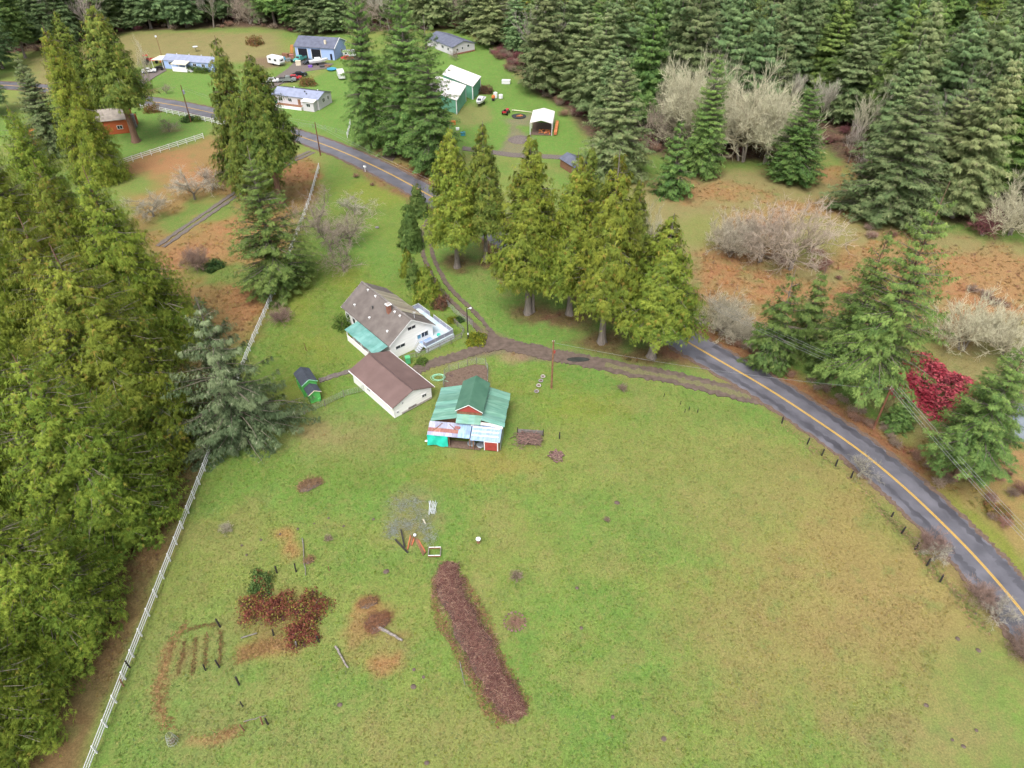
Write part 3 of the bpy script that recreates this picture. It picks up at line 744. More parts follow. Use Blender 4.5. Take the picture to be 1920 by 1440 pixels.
CYP = conifer('cypress', 340, H=8, Rm=2.4, zc=.2, nb=220, dens=16, kind='cedar', pal='fir', L=.36, W=.045, pw=.5, low=.8, tr=.16, limbs=False, fan=F5)
YEW = conifer('goldcypress', 350, H=6, Rm=2.3, zc=.2, nb=170, dens=16, kind='cedar', pal='cedar', L=.36, W=.045, pw=.6, low=.8, tr=.14, limbs=False, fan=F5)
LICH, PALE = (.42, .40, .27), (.40, .37, .31)
BARE = [bare('maple%d' % k, 400 + k, H=14, th=3.0, n=(6, 6, 6, 5), spread=.58, tr=.2, twig=((.50, .47, .34), (.44, .38, .34), (.52, .49, .40))[k], tw=.018, upb=.4, l1=.42, shrink=.62, wood=(.22, .19, .14)) for k in range(3)]
ORCH = [bare('apple%d' % k, 420 + k, H=5.4, th=1.1, n=(6, 6, 6, 5), spread=1.0, tr=.14, twig=((.33, .27, .21), (.42, .39, .31))[k], tw=.010, upb=.02, l1=.55, shrink=.62) for k in range(2)]
ROUND = [bare('thicket%d' % k, 440 + k, H=10, th=1.4, n=((7, 7, 6, 6), (5, 6, 5, 5))[k], spread=(.78, .85)[k], tr=.17, stems=3, twig=((.58, .55, .38), (.46, .375, .3))[k], tw=(.018, .014)[k], upb=(.32, .15)[k], l1=.46, shrink=.62, wood=(.24, .2, .13)) for k in range(2)]
WILL = [bare('willow%d' % k, 450 + k, H=6, th=.5, n=(8, 6, 6, 5), spread=.7, tr=.08, stems=4, twig=((.50, .45, .34), (.33, .22, .18))[k], tw=.013, upb=.25, l1=.5, shrink=.6) for k in range(2)]
SHRB = [bare('scrub%d' % k, 460 + k, H=2.6, th=.3, n=(7, 6, 5), spread=.8, tr=.05, stems=5, twig=((.30, .17, .12), (.32, .24, .18), (.22, .08, .09))[k], tw=.012, upb=.1, l1=.5, wood=(.12, .07, .06)) for k in range(3)]
# ------------------------------------------------------------------ the trees one by one
def tree_at(m, name, label, cat, base, top_v=None, h=None, r=None, rz=None, group=None):
    """stand a tree on pixel base; its height from the row of its tip"""
    xy = G2(*base); H = h or height_to(*base, top_v)
    sz = H / m['H']; s = (r / m['R']) if r else sz
    return plant(m, name, label, cat, xy, rz, s, sz, group)
def tip_xy(u, v, h): return G2(u, v, h)

# left: the wall of big cedars along the white fence
g = 'big cedars beside the white fence'
for m, xy, h, r, lb in [
    (CED[0], G2(290, 655), 31, 8.6, 'broad dark green cedar whose trunk shows just above the grey spruce'),
    (CED[1], tip_xy(28, 395, 31), 31, 8.0, 'golden topped cedar at the left edge, level with the house roof'),
    (CED[1], (-52.0, 72.5), 31, 10.4, 'wide yellow green cedar nearest the first fence stretch below the spruce'),
    (CED[0], (-63, 64), 32, 8.5, 'cedar with bare grey inner limbs on the left edge at mid height'),
    (CED[2], (-49.6, 57), 27, 9.4, 'yellow green cedar whose lower boughs almost touch the white fence'),
    (CED[2], (-61, 47.5), 30, 8.5, 'cedar filling the left edge below the middle of the picture'),
    (CED[0], (-48.6, 42.5), 21, 7.4, 'greener low cedar by the fence in the bottom left quarter'),
    (CED[2], (-50.0, 31), 22, 7.8, 'bright green cedar in the bottom left corner'),
    (CED[2], (-70, 84), 31, 8.0, 'cedar behind the golden topped one at the left edge'),
    (CED[1], tip_xy(62, 300, 31), 31, 7.4, 'cedar with a bright golden tip left of the orange field'),
    (CED[0], tip_xy(-60, 250, 31), 31, 8.0, 'light green cedar cut by the left edge, upper part of the picture'),
    (CED[2], tip_xy(10, 195, 30), 30, 6.8, 'slender light green tree at the left edge under the far meadow'),
]:
    plant(m, 'cedar_tree', lb, 'tree', xy, None, r / m['R'], h / m['H'], g)
# upper left
plant(CEDG[0], 'cedar_tree', 'tall cedar with a thick bare red trunk beside the red house', 'tree', G2(255, 265), .7, 7.6 / 6.5, height_to(255, 265, 5) / 31, 'cedars around the red house')
plant(CED[1], 'cedar_tree', 'tall broad cedar hiding most of the red house', 'tree', G2(190, 335), 1.9, 6.6 / 8.6, height_to(190, 335, 42) / 31, 'cedars around the red house')
plant(FIRO[0], 'fir_tree', 'thin dark fir with bare drooping limbs left of the red house', 'tree', G2(108, 290), 0, .72, height_to(108, 290, 105) / 30, 'cedars around the red house')
tree_at(FIRF[1], 'fir_tree', 'dark fir on the left edge beside the far meadow', 'tree', (-10, 215), h=27, r=5, group='trees on the far left')
tree_at(CEDG[1], 'cedar_tree', 'cedar rising behind the red house towards the far meadow', 'tree', (170, 205), h=26, r=5, group='trees on the far left')
for k, (u, v, h_) in enumerate([(5, 128, 30), (48, 108, 32), (92, 92, 30), (132, 82, 27), (-30, 150, 31)]):
    tree_at(FIRF[(0, 3, 1, 0, 3)[k]], 'fir_tree', ('third', 'fourth', 'fifth', 'sixth', 'second')[k] + ' dark fir from the left border in the wooded top left corner', 'tree', (u, v), h=h_, r=5.5, group='trees on the far left')
# cedar pair and fir by the orange field
g = 'trees along the middle of the white fence'
tree_at(CEDG[1], 'cedar_tree', 'left cedar of the tall brown green pair beside the orange field', 'tree', (476, 372), 66, r=6.3, rz=1, group=g)
tree_at(CEDG[0], 'cedar_tree', 'right cedar of the tall brown green pair beside the orange field', 'tree', (528, 384), 98, r=6.2, rz=2.6, group=g)
tree_at(FIRB, 'fir_tree', 'bright green fir standing on the fence line in front of the cedar pair', 'tree', (526, 540), 272, r=8.0, rz=.3, group=g)
plant(SPR, 'spruce_tree', 'pale grey green spruce with drooping boughs over the white fence', 'tree', G2(452, 812), .5, 1.02, height_to(452, 812, 552) / 17)
# dark firs over the road
g = 'dark firs across the road'
tree_at(FIR[1], 'fir_tree', 'slim dark fir left of the muddy gateway across the road', 'tree', (700, 272), -75, r=6.2, rz=.2, group=g)
tree_at(FIR[2], 'fir_tree', 'dark fir right of the muddy gateway, in front of the green barns', 'tree', (775, 290), -30, r=8.2, rz=1.2, group=g)
tree_at(FIR[0], 'fir_tree', 'dark fir nearest the road in front of the green barns', 'tree', (815, 318), 28, r=7.4, rz=2.2, group=g)
tree_at(FIR[1], 'fir_tree', 'dark fir half hidden behind the two in front of the green barns', 'tree', (765, 255), -80, r=6.8, rz=3, group=g)
# cedar row between driveway and road
g = 'cedars between the driveway and the road'
for m, b, tv, r, rz, lb in [
    (CEDM[0], (857, 500), 232, 5.2, 0, 'golden green cedar at the left end of the row along the driveway'),
    (CEDM[1], (911, 489), 226, 4.5, 1, 'darker double trunked cedar, second in the row along the driveway'),
    (CEDM[2], (990, 586), 247, 6.1, 2, 'bushy yellow green cedar with a pale forked trunk by the driveway'),
    (CEDM[0], (1068, 588), 282, 5.2, 3, 'dense green cedar in the middle of the row by the road'),
    (CEDM[0], (1128, 641), 278, 6.0, 4.2, 'olive cedar with bare grey limbs near the power pole'),
    (CEDM[0], (1222, 668), 398, 6.2, 5, 'low wide cedar at the right end of the row where the driveway meets the road'),
    (CEDM[1], (1090, 560), 268, 4.0, 5.6, 'cedar behind the middle of the row with a golden tip'),
    (CEDM[1], (1170, 610), 330, 4.0, 1.7, 'cedar filling the gap behind the right end of the row'),
]:
    tree_at(m, 'cedar_tree', lb, 'tree', b, tv, r=r, rz=rz, group=g)
plant({**CEDM[0]}, 'cedar_tree', 'slim second stem of the forked cedar by the driveway', 'tree', G2(999, 583), 1, .6, .8, g)
tree_at(CYP, 'cypress_tree', 'small dark cypress on the lawn beside the driveway loop', 'tree', (772, 463), 372, r=2.5, group='small evergreens by the house')
tree_at(CYP, 'cypress_tree', 'small blue green cypress behind the first one, nearer the road', 'tree', (785, 400), 340, r=2.4, group='small evergreens by the house')
tree_at(YEW, 'cypress_tree', 'small golden cypress left of the driveway loop above the house', 'tree', (766, 515), 462, r=1.6, group='small evergreens by the house')
tree_at(CYP, 'cypress_tree', 'small dark shrub tree between the golden cypress and the house', 'tree', (776, 533), 478, r=1.5, group='small evergreens by the house')
tree_at(YEW, 'cypress_tree', 'larger golden green cypress beside the house deck', 'tree', (802, 562), 492, r=2.7, group='small evergreens by the house')
# right of the road
g = 'evergreens on the right of the road'
for m, b, tv, r, rz, lb in [
    (FIRO[0], (1150, 332), 106, 8.0, 0, 'wide light green fir behind the cedar row at the lawn edge'),
    (PINE[0], (1258, 366), 215, 4.6, 0, 'small bright green fir at the front of the meadow edge'),
    (FIR[2], (1312, 325), 92, 5.6, 0, 'tall narrow dark fir in front of the pale bare trees'),
    (FIR[0], (1482, 338), 150, 6.8, 0, 'broad dark fir right of the pale bare trees'),
    (FIRO[1], (1655, 405), 150, 10.5, 0, 'very wide olive green fir on the right of the meadow'),
    (FIRO[0], (1740, 375), 160, 8.5, 2, 'pale olive fir beside the very wide one near the right edge'),
    (FIRS[0], (1606, 767), 338, 7.2, 0, 'large fir with a leaning bare trunk beside the road, right side'),
    (FIRS[1], (1562, 722), 425, 6.0, 1, 'dark fir just left of the largest roadside fir'),
    (PINE[1], (1440, 686), 500, 4.4, 0, 'young fir nearest the road on the right verge'),
    (PINE[0], (1500, 655), 498, 4.0, 2, 'young fir behind the roadside one, towards the meadow'),
    (PINE[1], (1545, 700), 560, 3.8, 4, 'low fir under the big roadside firs'),
    (FIRS[1], (1790, 898), 645, 6.6, 3, 'dark fir beside the road at the right edge above the bend'),
    (FIRS[0], (1815, 838), 645, 5.4, 1, 'fir behind the one at the right edge, near the pond'),
    (PINE[0], (1682, 800), 735, 2.4, 1, 'small fir behind the right hand power pole'),
]:
    tree_at(m, 'fir_tree', lb, 'tree', b, tv, r=r, rz=rz, group=g)

# pale bare trees at the forest edge
g = 'pale bare trees at the meadow edge'
for m, b, tv, r, lb in [
    (ROUND[0], (1285, 288), 78, 8.0, 'pale lichen grey bare tree left of the tall narrow fir'),
    (ROUND[0], (1262, 258), 66, 7.0, 'rounded pale bare tree behind the tall narrow fir'),
    (ROUND[0], (1390, 302), 98, 9.0, 'largest rounded pale bare tree right of the tall narrow fir'),
    (ROUND[0], (1436, 306), 130, 8.0, 'pale bare tree touching the broad dark fir'),
    (ROUND[0], (1325, 270), 100, 6.0, 'pale bare tree peeping over the tall narrow fir'),
    (ROUND[0], (1462, 296), 175, 5.0, 'low pale bare tree behind the broad dark fir'),
    (ROUND[1], (1232, 275), 160, 4.5, 'greyish bare thicket tree between the green firs'),
    (ROUND[0], (1345, 285), 140, 6.5, 'low pale bare tree with a dark trunk at the meadow edge'),
    (BARE[0], (1222, 492), 365, 4.6, 'bare tree with an upright dark trunk behind the cedar row'),
    (ROUND[1], (1482, 503), 345, 7.6, 'spreading grey bare tree in the middle of the meadow'),
    (ROUND[1], (1425, 490), 368, 6.0, 'left hand grey bare tree of the meadow thicket'),
    (WILL[0], (1370, 480), 385, 4.2, 'small pale bush left of the meadow thicket'),
    (WILL[0], (1356, 622), 545, 3.6, 'lichen covered bare bush beside the road'),
    (WILL[0], (1385, 640), 590, 2.4, 'smaller lichen bush right of the one beside the road'),
    (ROUND[0], (1804, 656), 545, 5.0, 'pale lichen tree with a leaning dark trunk near the right edge'),
    (ROUND[0], (1880, 672), 560, 5.0, 'pale lichen tree cut by the right edge above the pond'),
    (ROUND[0], (1895, 440), 320, 5.6, 'pale lichen tree in the forest edge at the right side'),
    (BARE[1], (1590, 305), 215, 3.4, 'thin grey bare tree at the forest corner above the meadow'),
    (BARE[1], (1610, 335), 265, 3.0, 'thin grey bare tree beside the very wide olive fir'),
]:
    tree_at(m, 'bare_tree', lb, 'tree', b, tv, r=r, group=g)
# orchard
g = 'bare fruit trees'
for m, b, tv, r, lb in [
    (ORCH[0], (598, 435), 366, 4.6, 'bare fruit tree beside the white fence behind the bright fir'),
    (ORCH[0], (620, 470), 398, 4.4, 'bare fruit tree in the middle of the tangled orchard clump'),
    (ORCH[1], (665, 402), 364, 3.4, 'small lichen grey fruit tree alone on the lawn'),
    (ORCH[0], (655, 458), 396, 4.4, 'upright twiggy fruit tree at the right of the orchard clump'),
    (ORCH[0], (645, 508), 445, 3.4, 'bare fruit tree nearest the house'),
    (ORCH[1], (365, 373), 316, 4.8, 'pale fruit tree in the orange field beside the gravel track'),
    (ORCH[0], (399, 354), 308, 3.8, 'smaller grey fruit tree right of the pale one in the orange field'),
    (ORCH[1], (288, 405), 362, 4.4, 'pale bare bush in the orange field at the cedar edge'),
    (ORCH[0], (318, 246), 218, 2.2, 'little bare tree on a dirt ring in the lawn by the road'),
    (ORCH[0], (312, 175), 156, 1.6, 'little twiggy shrub on the lawn of the pale blue home'),
    (ORCH[0], (855, 112), 88, 1.7, 'little bare tree at the corner of the far white house'),
]:
    tree_at(m, 'fruit_tree', lb, 'tree', b, tv, r=r, group=g)
plant(BARE[0], 'bare_tree', 'golden tipped tree with a bare dark trunk by the pale blue home', 'tree', G2(286, 168), 2, .5, height_to(286, 168, 70) / 14)

# forest: individuals on a jittered grid
rf = np.random.default_rng(5)
def free(x, y, pts, d):
    return all((x - a) ** 2 + (y - b) ** 2 > d * d for a, b in pts)
taken = [tuple(o.location[:2]) for o in COL.objects if o.type == 'EMPTY' and o.get('category') == 'tree' and o.location[1] > 130]
def place_words(x, y, area):
    """where in the photograph's woods a tree stands"""
    u = 960 + FPX * x / (y * _cp + HC * _sp)
    if area == 't':
        h = 'behind the far meadow' if u < 480 else 'behind the blue workshop' if u < 700 else 'behind the pale bungalow'
        if u < 200: h = 'in the wooded top left corner'
        return h + (', front row' if y < 318 else ', farther back')
    h = 'beside the bright lawn' if u < 1100 else 'behind the wide light green fir' if u < 1240 else 'behind the pale bare trees' if u < 1480 else 'above the meadow corner' if u < 1640 else 'near the right border'
    dep = y - (225 if u < 1100 else 180 if u < 1640 else 150)
    return h + (', front row' if dep < 25 else ', middle rows' if dep < 80 else ', top edge')
def forest(poly, n_try, lim, sp, pbare, area, ymax, barep):
    P = np.array(poly); lo, hi = P.min(0), np.minimum(P.max(0), (175, ymax)); lo = np.maximum(lo, (-235, 100)); k = 0
    xs, ys = rf.uniform(lo[0], hi[0], n_try), rf.uniform(lo[1], hi[1], n_try)
    sd = poly_sd(xs, ys, poly)
    for x, y, d in zip(xs, ys, sd):
        if k >= lim: break
        if d > -1.5 or abs(x) > .78 * y + 12 or not free(x, y, taken, sp): continue
        taken.append((x, y)); k += 1; w = place_words(x, y, area)
        if rf.random() < pbare(x, y):
            m = barep[rf.integers(len(barep))]; s = rf.uniform(1.0, 1.6); hz = rf.uniform(.95, 1.2)
            lb = ('pale', 'grey brown', 'pale', 'grey')[[b['crown'].name for b in barep].index(m['crown'].name)] + ' bare tree ' + w
            o = thing('bare_tree', lb, 'tree', (x, y, -.1), rf.random() * 6.28, 'bare trees ' + w, (s, s, s * hz))
        else:
            q = rf.choice(6, p=(.25, .2, .15, .2, .12, .08)); m = FIRF[q]; h = rf.uniform(.8, 1.35) * (1 if d < -12 else .85); s = rf.uniform(.9, 1.45) * (.55 + .45 * h)
            lb = ('tall ' if h > 1.08 else 'short ' if h < .82 else '') + ('full grey green', 'narrow grey green', 'broad olive', 'dark green', 'light olive', 'slim yellowish')[q] + ' fir ' + w
            o = thing('fir_tree', lb, 'tree', (x, y, -.1), rf.random() * 6.28, 'firs ' + w, (s, s, h))
        put('trunk', m['trunk'], o); put('crown', m['crown'], o)
    return k
kr = forest(FOREST_R, 12000, 270, 7.3, lambda x, y: .13 + .2 * (vnoise(x, y, 30) > .5), 'r', 345, [BARE[0], BARE[1], ROUND[1], BARE[2]])
kt = forest(FOREST_T, 14000, 240, 5.8, lambda x, y: .42 + .2 * (vnoise(x, y, 30) > .5), 't', 352, [BARE[1], BARE[2], ROUND[1]])
# trees that would share a label are told apart by their order from the left
same = {}
for o in list(COL.objects):
    if o.type == 'EMPTY' and str(o.get('group', '')).startswith(('firs ', 'bare trees ')): same.setdefault(o['label'], []).append(o)
ORD = ['leftmost', 'second', 'third', 'fourth', 'fifth', 'sixth', 'seventh', 'eighth', 'ninth', 'tenth', 'eleventh', 'twelfth', 'thirteenth', 'fourteenth', 'fifteenth', 'sixteenth', 'seventeenth', 'eighteenth', 'nineteenth', 'twentieth', 'twenty-first', 'twenty-second', 'twenty-third', 'twenty-fourth', 'twenty-fifth']
for lb, obs in same.items():
    if 1 < len(obs) <= 25:
        obs.sort(key=lambda o: o.location[0] / (o.location[1] * _cp + HC * _sp))
        for k, o in enumerate(obs): o['label'] = (ORD[k] if k == 0 else ORD[k] + ' from left,') + ' ' + lb
print('forest trees', kr, kt)

# scrub under the forest edge: nobody could count it
def scatter_scrub(name, label, cat, spots, protos, smin, smax, seed):
    rr = np.random.default_rng(seed); Vs, Fs, Ts, o = [], [], [], 0
    cache = []
    for m in protos:
        me = m['crown']; v = np.empty(len(me.vertices) * 3, np.float32); me.vertices.foreach_get('co', v); f = np.empty(len(me.polygons) * 4, np.int32); me.loops.foreach_get('vertex_index', f)
        t = np.empty(len(me.vertices) * 4, np.float32); me.color_attributes['tint'].data.foreach_get('color', t)
        cache.append((v.reshape(-1, 3), f.reshape(-1, 4), t.reshape(-1, 4)[:, :3]))
    for x, y in spots:
        v, f, t = cache[rr.integers(len(cache))]; s = rr.uniform(smin, smax); a = rr.random() * 6.28; c, q = math.cos(a), math.sin(a)
        w = v * s; w = np.stack([c * w[:, 0] - q * w[:, 1] + x, q * w[:, 0] + c * w[:, 1] + y, w[:, 2] * .8], 1)
        Vs.append(w); Fs.append(f + o); o += len(w); Ts.append(t * rr.uniform(.7, 1.2))
    ob = put(name, np_mesh(name, np.concatenate(Vs), np.concatenate(Fs), M['twig'], tint=np.concatenate(Ts)))
    return tag(ob, label, cat, kind='stuff')
spots = []
for poly, n in ((FOREST_R, 200), (FOREST_T, 110)):
    P = np.array(poly); lo, hi = np.maximum(P.min(0), (-215, 120)), np.minimum(P.max(0), (160, 330)); k = 0
    while k < n:
        x, y = rf.uniform(lo[0], hi[0]), rf.uniform(lo[1], hi[1]); d = poly_sd(np.array([x]), np.array([y]), poly)[0]
        if -14 < d < 1 and abs(x) < .8 * y: spots.append((x, y)); k += 1
scatter_scrub('undergrowth', 'reddish brown scrub along the edge of the forest', 'undergrowth', spots, SHRB, .6, 1.3, 3)
vl = ROAD[(ROAD[:, 1] > 62) & (ROAD[:, 1] < 118)]
spots = [tuple(p) for _ in range(2) for p in offset_line(vl, -6.2) + rf.normal(0, 1.1, vl.shape)]
scatter_scrub('roadside_bracken', 'low rusty bracken along the right verge of the road', 'undergrowth', spots, SHRB[:2], .35, .7, 4)
spots = [tuple(np.array(G2(*p)) + rf.normal(0, 2.2, 2)) for p in [(1420, 470), (1450, 440), (1500, 470), (1540, 500), (1400, 420), (1470, 500), (1880, 880), (1900, 960), (1870, 920), (1590, 560), (1640, 440), (1840, 560)] * 5]
scatter_scrub('meadow_bracken', 'withered bracken scattered over the meadow', 'undergrowth', spots, SHRB[:2], .4, .9, 6)

# shrubs that stand alone
RH = leafball('rhododendron', 5, 2.2, 1.6, 1.7, 1500, .26, .07, [(.03, .075, .02), (.06, .12, .03), (.09, .15, .04)], [.4, .4, .2])
YS = leafball('yellow_shrub', 6, 1.6, 1.6, 1.7, 1500, .24, .06, [(.16, .2, .02), (.26, .26, .02), (.09, .15, .02)], [.4, .35, .25])
RS = leafball('red_shrub', 7, 3.6, 3.0, 2.4, 3400, .32, .08, [(.33, .04, .055), (.44, .09, .10), (.2, .035, .045)], [.5, .3, .2])
GS = leafball('green_shrub', 8, 1.3, 1.3, 1.3, 900, .2, .06, [(.09, .16, .03), (.14, .2, .04), (.05, .1, .02)], [.4, .3, .3])
OS = leafball('ochre_shrub', 9, 2.4, 1.8, 1.8, 1200, .3, .06, [(.2, .15, .04), (.26, .12, .06), (.12, .13, .04)], [.4, .3, .3])
BS = leafball('brown_shrub', 10, 1.8, 1.5, 2.2, 1400, .4, .035, [(.2, .1, .06), (.14, .08, .055), (.1, .11, .04)], [.5, .35, .15])
def shrub(m, label, px, s=1.0, name='shrub', group=None, sz=None):
    return plant(m, name, label, 'shrub', G2(*px), None, s, sz or s, group, tname='stem')
shrub(RH, 'rounded dark rhododendron on the grass by the orange field', (401, 502))
shrub(WILL[1], 'sparse twiggy bush beside the dark rhododendron', (370, 505), .75, sz=.95)
shrub(YS, 'yellow shrub at the driveway bend below the lamp pole', (893, 640), 1.05)
shrub(BS, 'brown dead bush beside the house deck', (826, 572), 1.0)
shrub(GS, 'green climbing shrub at the far corner of the teal porch', (643, 612), 1.1, sz=1.7)
shrub(GS, 'round clipped bush beside the green bin', (791, 680), .75)
shrub(RH, 'clump of ferns by the wire fence near the deck', (862, 600), .45)
shrub(YS, 'small yellowish shrub between the deck and the lamp pole', (848, 602), .55)
shrub(RS, 'bright red leafless thicket behind the right hand power pole', (1752, 728), 2.0, sz=.85)
shrub(SHRB[2], 'dark purple bush at the forest edge, far right', (1843, 440), 2.2)
shrub(SHRB[2], 'purple red bush behind the dark purple one at the right', (1862, 425), 2.0)
shrub(OS, 'orange and green bush between the parked cars and the grey home', (577, 158), 1.3)
shrub(OS, 'rust coloured bush at the end of the far meadow', (478, 82), 1.6)
shrub(BS, 'dry brown bush beside the green barns', (908, 172), 1.6, sz=1.0)
for k, (u, v) in enumerate([(359, 132), (372, 134), (385, 135)]):
    shrub(GS, ['left', 'middle', 'right'][k] + ' one of three round green bushes in front of the pale blue home', (u, v), 1.25, group='round bushes of the pale blue home')
shrub(RH, 'dark bush at the foot of the far left power pole', (352, 226), .9)
shrub(GS, 'yellow green bush by the road fence right of the power pole', (372, 226), 1.0)
shrub(OS, 'grey green hedge bush along the road fence of the red house', (287, 208), 1.2)
shrub(WILL[1], 'twiggy grey shrub beside the white fence below the house', (528, 602), .55)
shrub(GS, 'low green shrub by the fence above the twiggy one', (516, 572), .9, sz=.6)
shrub(ORCH[1], 'small lichen bush standing over the left road edge', (1612, 892), .62)
shrub(WILL[1], 'reddish leafless bush at the road edge by the black posts', (1745, 1030), .5)
shrub(ORCH[1], 'pale lichen bush overhanging the road beside the reddish one', (1752, 1050), .5)
shrub(WILL[1], 'reddish leafless bush at the road edge near the right border', (1838, 1128), .5)
shrub(ORCH[1], 'pale grey bush beside the lowest reddish one at the road', (1868, 1160), .6)
shrub(WILL[1], 'dark reddish bush cut by the right border of the picture', (1925, 1230), .6)
shrub(SHRB[1], 'pale tuft of dead stems by the driveway verge', (1166, 730), .55)
shrub(WILL[0], 'tiny pale bush on the grass near the white fence', (425, 995), .22)
shrub(SHRB[1], 'small dry thistle clump in the open field', (1137, 976), .3)
shrub(SHRB[1], 'grey green shrub in the overgrown garden', (615, 1012), .38)
shrub(SHRB[1], 'clump of dead stalks in the field left of the well cap', (968, 1085), .55)
shrub(OS, 'low moss green bush right of the bend in the road', (1870, 960), .8, sz=.5)
shrub(SHRB[0], 'leafless brown shrub on the lawn near the road', (667, 332), .55)
shrub(SHRB[0], 'second leafless brown shrub on the lawn near the road', (699, 348), .45)
# ------------------------------------------------------------------ buildings
def gable_body(root, L, W, he, hr, material, z0=-.1, name='wall'):
    """four walls with gable ends as one shell"""
    return MB().prism_x([(-W / 2, z0), (W / 2, z0), (W / 2, he), (0, hr), (-W / 2, he)], -L / 2, L / 2).build(name, material, root)
def slope(root, x0, x1, ye, ze, yr, zr, t, material, name='roof'):
    a, b, c, d = (x0, ye, ze), (x1, ye, ze), (x1, yr, zr), (x0, yr, zr)
    if yr < ye: a, b, c, d = d, c, b, a
    return MB().slab(a, b, c, d, t).build(name, material, root)
def roof_sheets(root, x0, x1, ye, ze, yr, zr, n, t, materials, name='roof_sheet', gap=.0, along='x', seed=0, lift=.03):
    """sheets laid side by side, each one its own piece, lapping its neighbour"""
    rr = random.Random(seed); w = (x1 - x0) / n
    for i in range(n):
        a = x0 + i * w - (.03 if i else 0); b = x0 + (i + 1) * w + .03 * (i < n - 1)
        dz = lift * (i % 2) + rr.random() * .006; ex = rr.uniform(-.04, .05)
        s = 1 if yr > ye else -1
        slope(root, a, b, ye - s * ex, ze + dz, yr, zr + dz, t, materials[rr.randrange(len(materials))], name)
def window(root, face, c, w, h, n=2, frame='white_paint', glass='glass', name='window'):
    """face: '+x' '-x' '+y' '-y' wall normal in the building's own axes; c: centre on the wall"""
    mb, f = MB(), .07
    s = 1 if face[0] == '+' else -1
    def bx(m, du, dz, su, sz, dep, off):
        if face[1] == 'x': m.box((c[0] + s * off, c[1] + du, c[2] + dz), (dep, su, sz))
        else: m.box((c[0] + du, c[1] + s * off, c[2] + dz), (su, dep, sz))
    for sg in (-1, 1):
        bx(mb, 0, sg * (h / 2), w + 2 * f, f, .09, .03); bx(mb, sg * (w / 2), 0, f, h - f, .085, .03)
    for k in range(1, n): bx(mb, -w / 2 + k * w / n, 0, .05, h - f, .08, .03)
    o = mb.build(name, frame, root)
    for k in range(n):
        p = MB(); bx(p, -w / 2 + (k + .5) * w / n, 0, w / n - .05, h - f, .03, .02); p.build('pane', glass, o)
    return o
def posts(root, pts, h, sz, material, name='post', z=0):
    me = MB().box((0, 0, h / 2), (sz, sz, h)).mesh(name, material)
    for p in pts: put(name, me, root, (p[0], p[1], z))

# --- farmhouse
H = thing('farmhouse', 'white farmhouse with a taupe gable roof, teal porch and pale wrap-around deck', 'house', (-20.66, 99.19, 0), R(-49.6))
L, W, he, hr = 14.9, 9.06, 2.94, 6.06
gable_body(H, L - .8, W - .9, he + .16, hr - .12, 'white_siding')
rf_l = slope(H, -L / 2, L / 2, -W / 2, he, 0, hr, .14, 'shingle_taupe')
rf_r = slope(H, -L / 2, -4.4, W / 2, he, 0, hr - .004, .14, 'shingle_taupe')
slope(H, 4.3, L / 2, W / 2, he, 0, hr - .004, .14, 'shingle_taupe')
roof_sheets(H, -4.4, 4.3, W / 2, he + .06, .1, hr + .02, 10, .05, ['metal_tan'], seed=2)
slope(H, -4.4, 4.3, W / 2, he - .02, .0, hr - .03, .1, 'shingle_taupe')
MB().box((0, 0, hr + .02), (L, .3, .07)).build('ridge_cap', 'old_wood', H)
for s in (-1, 1):
    for e in (-1, 1):
        MB().slab(*(((e * L / 2 - .02, s * W / 2, he - .01), (e * L / 2 + .03, s * W / 2, he - .01), (e * L / 2 + .03, 0, hr - .01), (e * L / 2 - .02, 0, hr - .01)) if s < 0 else ((e * L / 2 - .02, 0, hr - .01), (e * L / 2 + .03, 0, hr - .01), (e * L / 2 + .03, s * W / 2, he - .01), (e * L / 2 - .02, s * W / 2, he - .01))), .22).build('barge_board', 'white_paint', H)
ch = MB().box((2.5, -1.0, 5.9), (.62, .62, 1.7)).build('chimney', 'brick', H)
MB().box((2.5, -1.0, 6.84), (.85, .85, .12)).build('cap', 'white_paint', ch); MB().box((2.5, -1.0, 6.98), (.5, .5, .16)).build('flue', 'concrete', ch)
for x, y in [(-4.9, -3.2), (-4.7, -.45), (-2.3, -.5), (.9, -.5), (-.1, -3.3), (3.6, -.6), (5.1, -.6), (5.1, -3.2)]:
    z = he + (hr - he) * (1 - abs(y) / (W / 2))
    v = MB().lathe((x, y, z - .05), [(.14, 0), (.13, .22), (.2, .22), (.2, .3), (.1, .36)], 8).build('roof_vent', 'white_paint', H)
MB().lathe((-1.0, -2.0, 4.6), [(.09, 0), (.09, .5), (.13, .5), (.13, .58)], 8).build('vent_pipe', 'dark_steel', H)
m_ = MB().tube((6.3, 1.3, 5.0), (6.3, 1.3, 6.4), .03, n=5); m_.tube((5.9, 1.3, 6.3), (6.7, 1.3, 6.3), .02, n=4); m_.tube((6.3, .9, 6.2), (6.3, 1.7, 6.2), .02, n=4); m_.build('antenna', 'pvc', H)
X = L / 2 - .4
window(H, '+x', (X, .1, 4.25), 1.5, .62, 2); window(H, '+x', (X, 2.0, 1.95), 2.2, .95, 3, glass='glass'); window(H, '+x', (X, -2.3, 1.75), 1.75, .62, 2)
window(H, '+x', (X + .02, 1.35, 1.93), .8, .85, 1, glass='glass_blue', name='window')
window(H, '-y', (-6.2, -W / 2 + .45, 1.5), 1.1, 1.1, 2); window(H, '-y', (-4.2, -W / 2 + .45, 1.5), .9, 1.1, 1)
window(H, '+y', (1.5, W / 2 - .45, 1.9), 1.8, 1.2, 2)
